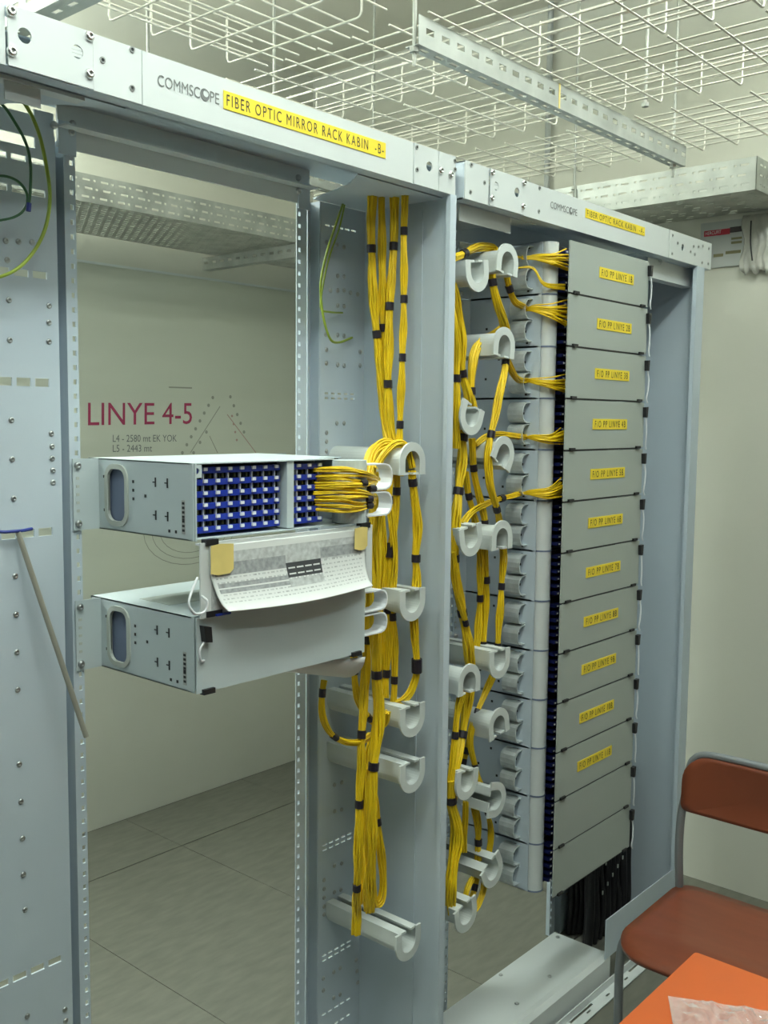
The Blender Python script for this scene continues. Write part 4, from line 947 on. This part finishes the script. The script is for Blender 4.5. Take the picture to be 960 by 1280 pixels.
m.build('cable_print', 'rim_grey', bc, kind='stuff')

# ================================================================== OVERHEAD TRAYS
def basket(label, u0, u1, l0, l1, zf, along, sides=(1, 1), group='wire basket trays', hgt=0.095, sp=0.05, cs=0.1, ph=0.0):
    """wire basket: floor u0..u1 across, l0..l1 along; along 'X' or 'Y'"""
    r = 0.0024
    P = (lambda l, u, z: (l, u, z)) if along == 'X' else (lambda l, u, z: (u, l, z))
    t = thing('wire_basket_tray', label, 'cable tray', P((l0 + l1) / 2, (u0 + u1) / 2, zf), group)
    m = MB(); n = round((u1 - u0) / sp)
    for k in range(n + 1):
        u = u0 + (u1 - u0) * k / n
        if k in (0, n): continue
        m.tube([P(l0, u, zf + r * 1.6), P(l1, u, zf + r * 1.6)], r, 5)
    for u in [u for u, q in zip((u0, u1), sides) if q]:
        for z in (0.035, 0.066, hgt): m.tube([P(l0, u, zf + z), P(l1, u, zf + z)], r, 5)
    m.build('lengthwise_wires', 'wire_zinc', t, True, kind='stuff')
    m = MB(); l = l0 + ph
    while l <= l1:
        a_ = [P(l, u0, zf + hgt + 0.004), P(l, u0, zf + 0.012), P(l, u0 + 0.004, zf + 0.003), P(l, u0 + 0.012, zf)] if sides[0] else [P(l, u0, zf)]
        b_ = [P(l, u1 - 0.012, zf), P(l, u1 - 0.004, zf + 0.003), P(l, u1, zf + 0.012), P(l, u1, zf + hgt + 0.004)] if sides[1] else [P(l, u1, zf)]
        m.tube(a_ + b_, r, 5)
        l += cs
    m.build('cross_wires', 'wire_zinc', t, True, kind='stuff')
    return t
basket('wire basket tray running lengthwise above the mirror rack header', 0.045, 0.445, -1.4, 1.552, 2.415, 'X', ph=0.079)
basket('wire basket tray crossing above, first beyond the hanging slotted channel end', 1.56, 1.957, -0.75, 1.25, 2.424, 'Y', (0, 1), ph=0.095)
basket('wire basket tray crossing above, middle one of three', 1.964, 2.36, -0.75, 1.25, 2.424, 'Y', (0, 1), ph=0.095)
basket('wire basket tray crossing above, nearest the right wall', 2.41, 2.845, -0.75, 1.25, 2.424, 'Y', (0, 1), ph=0.095)

# slotted channels carrying the baskets, with threaded rods
def channel(name, label, p0, p1, along, h=0.052, dep=0.034, pitch=0.05, rods=(), group=None):
    t = thing(name, label, 'channel', p0, group)
    x0, y0, z0 = p0
    m = MB()
    if along == 'X':
        L0, L1 = p0[0], p1[0]; face = XZ(y0); flo = XY(z0)
        slotted(m, face, L0, L1, z0, z0 + h, [(z0 + h * 0.55, 0.012, [(L0 + 0.022 + pitch * k, L0 + 0.048 + pitch * k) for k in range(int((L1 - L0) / pitch))])], 0.002)
        slotted(m, flo, L0, L1, y0 + 0.002, y0 + dep, [(y0 + dep / 2, 0.010, [(L0 + 0.022 + pitch * k, L0 + 0.048 + pitch * k) for k in range(int((L1 - L0) / pitch))])], 0.002)
    else:
        L0, L1 = p0[1], p1[1]
        slotted(m, YZ(x0), L0, L1, z0, z0 + h, [(z0 + h * 0.55, 0.010, [(L0 + 0.022 + pitch * k, L0 + 0.046 + pitch * k) for k in range(int((L1 - L0) / pitch))])], 0.002)
        slotted(m, lambda u, v, w: (v, u, z0 + w), L0, L1, x0 + 0.002, x0 + dep, [(x0 + dep / 2, 0.010, [(L0 + 0.022 + pitch * k, L0 + 0.046 + pitch * k) for k in range(int((L1 - L0) / pitch))])], 0.002)
    m.build('slotted_profile', 'channel_zinc', t)
    for (rx, ry) in rods:
        MB().tube([(rx, ry, z0 - 0.035), (rx, ry, CEIL_Z)], 0.0042, 7).build('threaded_rod', 'galv_dull', t, True)
        MB().tube([(rx, ry, z0 - 0.010), (rx, ry, z0 - 0.001)], 0.010, 6).build('nut', 'galv_dull', t)
    return t
ch = channel('slotted_channel', 'long hanging slotted channel under the crossing basket trays', (1.545, -0.045, 2.362), (2.745, -0.045, 2.362), 'X', 0.056, rods=[(1.552, -0.028), (2.70, -0.028)], group='slotted channels')
MB().box(2.058, 2.064, -0.0462, -0.045, 2.362, 2.418).build('tape_strip', 'masking_tape', ch)
channel('slotted_channel', 'slotted channel crossing under the lengthwise basket tray at top left', (0.985, 0.02, 2.36), (0.985, 0.52, 2.36), 'Y', 0.05, 0.05, rods=[(1.005, 0.5)], group='slotted channels')
channel('slotted_channel', 'slotted channel under the crossing baskets, behind the header', (1.60, 0.95, 2.362), (2.90, 0.95, 2.362), 'X', 0.052, rods=[(1.65, 0.97), (2.55, 0.97)], group='slotted channels')
for i, (rx, ry, lab) in enumerate(((2.79, 0.34, 'threaded rod hanging beside the patch rack header, ends in a bracket'), (2.38, -0.10, 'threaded rod near the right end of the hanging channel, front one'), (1.9, 0.75, 'threaded rod seen through the middle basket'))):
    t = thing('threaded_rod', lab, 'rod', (rx, ry, CEIL_Z))
    zb = (2.36, 2.43, 2.40)[i]
    MB().tube([(rx, ry, zb - 0.08 if i == 0 else zb), (rx, ry, CEIL_Z)], 0.0042, 7).build('shaft', 'galv_dull', t, True)
    MB().tube([(rx, ry, zb), (rx, ry, zb + 0.01)], 0.010, 6).build('nut', 'galv_dull', t)
    if i == 0:
        m = MB(); m.prism([(-0.006, 0.0), (0.006, 0.0), (0.012, -0.10), (-0.012, -0.10)], lambda u, v, w: (rx + u, ry - 0.006 + w, 2.36 + v), -0.003, 0.0); m.build('bracket', 'galv', t)
t = thing('vertical_conduit', 'grey vertical conduit on the right wall seen through the baskets', 'pipe', (RX - 0.03, 0.75, 2.4))
MB().tube([(RX - 0.02, 0.78, 2.3), (RX - 0.02, 0.78, CEIL_Z)], 0.011, 10).build('pipe', 'sign_grey', t, True)

# perforated trays
def perforated_tray(label, along, u_near, u_far, l0, l1, z0, hgt, end_cap=None, fine=False):
    P = (lambda l, u, z: (l, u, z)) if along == 'X' else (lambda l, u, z: (u, l, z))
    t = thing('perforated_tray', label, 'cable tray', P((l0 + l1) / 2, (u_near + u_far) / 2, z0), 'perforated cable trays')
    def srow(zf, off): 
        out = []; l = l0 + 0.02 + off
        while l < l1 - 0.04: out.append((l, l + 0.026)); out.append((l + 0.038, l + 0.046)); l += 0.066
        return (z0 + hgt * zf, 0.0065, out)
    for u, nm in ((u_near, 'side_rail'), (u_far, 'side_rail')):
        m = MB(); slotted(m, lambda a, b, w: P(a, u + w, b), l0, l1, z0, z0 + hgt, [srow(0.2, 0), srow(0.5, 0.012), srow(0.8, 0.004)], 0.0015)
        m.build(nm, 'galv', t)
    rows = []; n = int((u_far - u_near) / 0.03)
    for k in range(n):
        uu = u_near + 0.02 + 0.03 * k; off = 0.0165 * (k % 2)
        out = []; l = l0 + 0.01 + off
        while l < l1 - 0.03: out.append((l, l + (0.020 if fine else 0.024))); l += 0.033 if fine else 0.075
        rows.append((uu, 0.007, out))
    m = MB(); slotted(m, lambda a, b, w: P(a, b, z0 + w), l0, l1, u_near + 0.0015, u_far, rows, 0.0015)
    m.build('tray_floor', 'galv_dull', t)
    if end_cap is not None:
        m = MB(); k0 = u_near; out = []
        u = u_near + 0.03
        while u < u_far - 0.03: out.append((u, u + 0.024)); out.append((u + 0.034, u + 0.042)); u += 0.062
        slotted(m, lambda a, b, w: P(end_cap + w, a, b), u_near, u_far, z0, z0 + hgt, [(z0 + hgt * q, 0.0065, out) for q in (0.2, 0.5, 0.8)], 0.0015)
        m.build('end_plate', 'galv', t)
    return t
perforated_tray('perforated tray along the back wall, seen through the mirror rack opening', 'X', 1.50, 1.99, 0.9, RX - 0.01, 2.31, 0.087, fine=True)
perforated_tray('perforated tray along the right wall above the patch rack header', 'Y', 3.04, RX - 0.003, -0.135, 1.46, 2.338, 0.098, -0.135)
for x in (1.2, 2.70): 
    channel('slotted_channel', 'cantilever arm under the back wall tray, %s' % ('visible at its right end' if x > 2 else 'hidden behind the left upright'), (x, 1.50, 2.255), (x, 2.058, 2.255), 'Y', 0.05, 0.04, group='slotted channels')

# ================================================================== RIGHT WALL: PACKET WITH RED LABEL, PLASTIC, CABLE
sg = thing('wall_packet', 'grey packet sign with red and black title bar on the right wall under the tray', 'sign', (RX, 0.08, 2.24))
MB().box(RX - 0.010, RX - 0.001, -0.0, 0.165, 2.165, 2.318).build('panel', 'sign_grey', sg)
def wbox(name, mt, y0, y1, z0, z1, lab=None): return MB().box(RX - 0.0112, RX - 0.010, y0, y1, z0, z1).build(name, mt, sg, label=lab)
wbox('title_bar', 'sign_red', 0.062, 0.152, 2.272, 2.291, 'red title bar'); wbox('title_bar', 'sign_black', 0.017, 0.062, 2.276, 2.294, 'black title bar')
text_part('HERCUFIT', (RX - 0.0116, 0.147, 2.2765), (RX - 0.0116, 0.092, 2.2775), (RX - 0.0116, 0.147, 2.2875), 'paper', sg)
wbox('text_block', 'sign_khaki', 0.020, 0.056, 2.252, 2.259); wbox('text_block', 'sign_khaki', 0.020, 0.056, 2.238, 2.246)
wbox('text_block', 'sign_khaki', 0.022, 0.074, 2.206, 2.216); wbox('text_block', 'sign_khaki', 0.082, 0.116, 2.200, 2.210)
m = MB()
NI, NJ = 18, 10
for j in range(NJ + 1):
    for i in range(NI + 1):
        m.v.append((RX - 0.016 - 0.010 * (1 + math.sin(i * 1.9 + 0.4 * j)) * (0.4 + 0.6 * j / NJ), -0.11 + 0.125 * i / NI + 0.006 * math.sin(j), 2.325 - 0.19 * j / NJ - (0.008 * math.sin(i * 1.3) if j == NJ else 0)))
for j in range(NJ):
    for i in range(NI):
        q = j * (NI + 1) + i; m.f.append((q, q + 1, q + NI + 2, q + NI + 1)); m.m.append(0)
o = m.build('plastic_sheet', 'film_cloudy', None, True, 'crumpled cloudy plastic hanging on the right wall beside the packet sign', None, 'plastic', None, (RX - 0.02, -0.05, 2.23))
md = o.modifiers.new('thickness', 'SOLIDIFY'); md.thickness = 0.0008
MB().tube(catmull([(RX - 0.045, -0.022, 2.30), (RX - 0.05, -0.024, 2.26), (RX - 0.05, -0.026, 2.22), (RX - 0.048, -0.033, 2.17)], 6), 0.0025, 6).build('cable_end', 'black', None, True, 'short black cable end hanging in front of the cloudy plastic', None, 'cable', None, (RX - 0.05, -0.025, 2.24))

# ================================================================== CHAIR, TABLE, BAG
def rounded(x0, x1, y0, y1, r, n=6, rs=None):
    rs = rs or [r] * 4; o = []
    for (cx, cy, a0), rr in zip(((x1, y1, 0), (x0, y1, PI / 2), (x0, y0, PI), (x1, y0, 1.5 * PI)), rs):
        sx = -1 if cx == x1 else 1; sy = -1 if cy == y1 else 1
        for k in range(n + 1):
            a = a0 + PI / 2 * k / n
            o.append((cx + sx * rr + rr * math.cos(a), cy + sy * rr + rr * math.sin(a)))
    return o
chair = thing('school_chair', 'chair with red-brown plywood seat and back on grey tubes', 'chair', (2.18, -0.47, 0))
CY0, CY1 = -0.665, -0.272
def sheet(outline, fn, t, name, material, parent):
    """thin moulded board from an outline filled as a fan grid"""
    m = MB(); n = len(outline)
    cu = sum(p[0] for p in outline) / n; cv = sum(p[1] for p in outline) / n
    rings = 8
    for side, off in ((0, t / 2), (1, -t / 2)):
        b = len(m.v)
        m.v.append(fn(cu, cv, off))
        for r_ in range(1, rings + 1):
            for u, v in outline: m.v.append(fn(cu + (u - cu) * r_ / rings, cv + (v - cv) * r_ / rings, off))
        for i in range(n):
            f_ = (b, b + 1 + i, b + 1 + (i + 1) % n); m.f.append(f_ if side == 0 else f_[::-1]); m.m.append(0)
            for r_ in range(rings - 1):
                q = b + 1 + r_ * n
                f_ = (q + i, q + n + i, q + n + (i + 1) % n, q + (i + 1) % n); m.f.append(f_ if side == 0 else f_[::-1]); m.m.append(0)
    a = 1 + (rings - 1) * n; b = 1 + rings * n + a
    for i in range(n):
        m.f.append((a + i, b + i, b + (i + 1) % n, a + (i + 1) % n)); m.m.append(0)
    return m.build(name, material, parent, True)
def seat_fn(u, v, w):
    q = (u - 2.0) / 0.36
    return (u, v, 0.452 + w - 0.010 * math.sin(PI * max(0, min(1, q))) - 0.018 * max(0, 0.25 - q) / 0.25)
sheet(rounded(1.985, 2.375, CY0, CY1, 0.08, 8, [0.055, 0.095, 0.095, 0.055]), seat_fn, 0.011, 'seat', 'ply_red', chair)
def back_fn(u, v, w):
    q = (u - (CY0 + CY1) / 2) / 0.2
    return (2.355 + 0.05 * (v - 0.65) + 0.022 * (1 - q * q) - 0.02 + w, u, v)
sheet(rounded(CY0 + 0.012, CY1 - 0.012, 0.662, 0.806, 0.05, 8, [0.065, 0.065, 0.02, 0.02]), back_fn, 0.011, 'backrest', 'ply_red', chair)
for y in (CY1 - 0.006, CY0 + 0.006):
    s = 1 if y > -0.4 else -1
    MB().tube(catmull([(2.075, y + 0.012 * s, 0.012), (2.072, y + 0.014 * s, 0.25), (2.072, y + 0.014 * s, 0.36), (2.078, y + 0.008 * s, 0.415), (2.105, y - 0.01 * s, 0.436), (2.16, y - 0.02 * s, 0.437), (2.33, y - 0.02 * s, 0.437)], 6), 0.0105, 10).build('leg', 'tube_grey', chair, True)
    MB().tube([(2.075, y + 0.012 * s, 0), (2.075, y + 0.012 * s, 0.025)], 0.014, 10).build('foot_cap', 'black', chair, True)
    MB().tube(catmull([(2.43, y, 0.012), (2.385, y, 0.25), (2.352, y - 0.004 * s, 0.45), (2.345, y - 0.002 * s, 0.56), (2.346, y - 0.004 * s, 0.645), (2.352, y - 0.010 * s, 0.70), (2.360, y - 0.012 * s, 0.76)], 6), 0.0105, 10).build('leg', 'tube_grey', chair, True)
    MB().tube([(2.43, y, 0), (2.43, y, 0.025)], 0.014, 10).build('foot_cap', 'black', chair, True)
ya, yb_ = CY1 - 0.018, CY0 + 0.018
MB().tube(catmull([(2.360, ya, 0.76), (2.361, ya - 0.012, 0.79), (2.362, ya - 0.05, 0.811), (2.366, (ya + yb_) / 2, 0.813), (2.362, yb_ + 0.05, 0.811), (2.361, yb_ + 0.012, 0.79), (2.360, yb_, 0.76)], 8), 0.0095, 10).build('back_frame', 'tube_grey', chair, True)

tb = thing('side_table', 'orange square table top in the lower right foreground', 'table', (1.27, -0.97, 0))
TX0, TX1, TY0, TY1, TZ = 0.965, 1.576, -1.27, -0.654, 0.74
m = MB(); m.prism(rounded(TX0, TX1, TY0, TY1, 0.006, 3), XY(TZ), -0.018, 0); m.build('table_top', 'table_orange', tb)
m = MB(); m.prism(rounded(TX0 + 0.0005, TX1 - 0.0005, TY0 + 0.0005, TY1 - 0.0005, 0.006, 3), XY(TZ), -0.024, -0.018); m.build('underside', 'ply_red', tb)
for x in (TX0 + 0.05, TX1 - 0.05):
    for y in (TY0 + 0.05, TY1 - 0.05):
        MB().tube([(x, y, 0), (x, y, TZ - 0.024)], 0.014, 12).build('leg', 'tube_grey', tb, True)
for y in (TY0 + 0.05, TY1 - 0.05): MB().box(TX0 + 0.05, TX1 - 0.05, y - 0.009, y + 0.009, TZ - 0.06, TZ - 0.024).build('apron', 'tube_grey', tb)

m = MB(); NI, NJ = 26, 22
A_ = Vector((1.4155, -0.6795, 0.745)); B_ = Vector((1.5065, -0.8625, 0.745)); C_ = Vector((1.2689, -0.7662, 0.745))
for j in range(NJ + 1):
    for i in range(NI + 1):
        p = A_ + (B_ - A_) * (i / NI) + (C_ - A_) * (j / NJ)
        e = min(i, NI - i, j, NJ - j) / 4.0
        hgt = min(1, e) * (0.012 + 0.006 * math.sin(i * 0.9 + j * 0.5) + 0.004 * math.sin(i * 2.1 - j * 1.3))
        m.v.append((p.x, p.y, TZ + 0.0035 + max(0, hgt) + (random.uniform(-0.0028, 0.0028) if e > 0.2 else 0)))
for j in range(NJ):
    for i in range(NI):
        q = j * (NI + 1) + i; m.f.append((q, q + 1, q + NI + 2, q + NI + 1)); m.m.append(0)
o = m.build('plastic_bag', 'plastic_film', None, False, 'crinkled clear plastic bag lying on the orange table', None, 'bag', None, tuple((A_ + B_ + C_) / 3))
md = o.modifiers.new('thickness', 'SOLIDIFY'); md.thickness = 0.0006
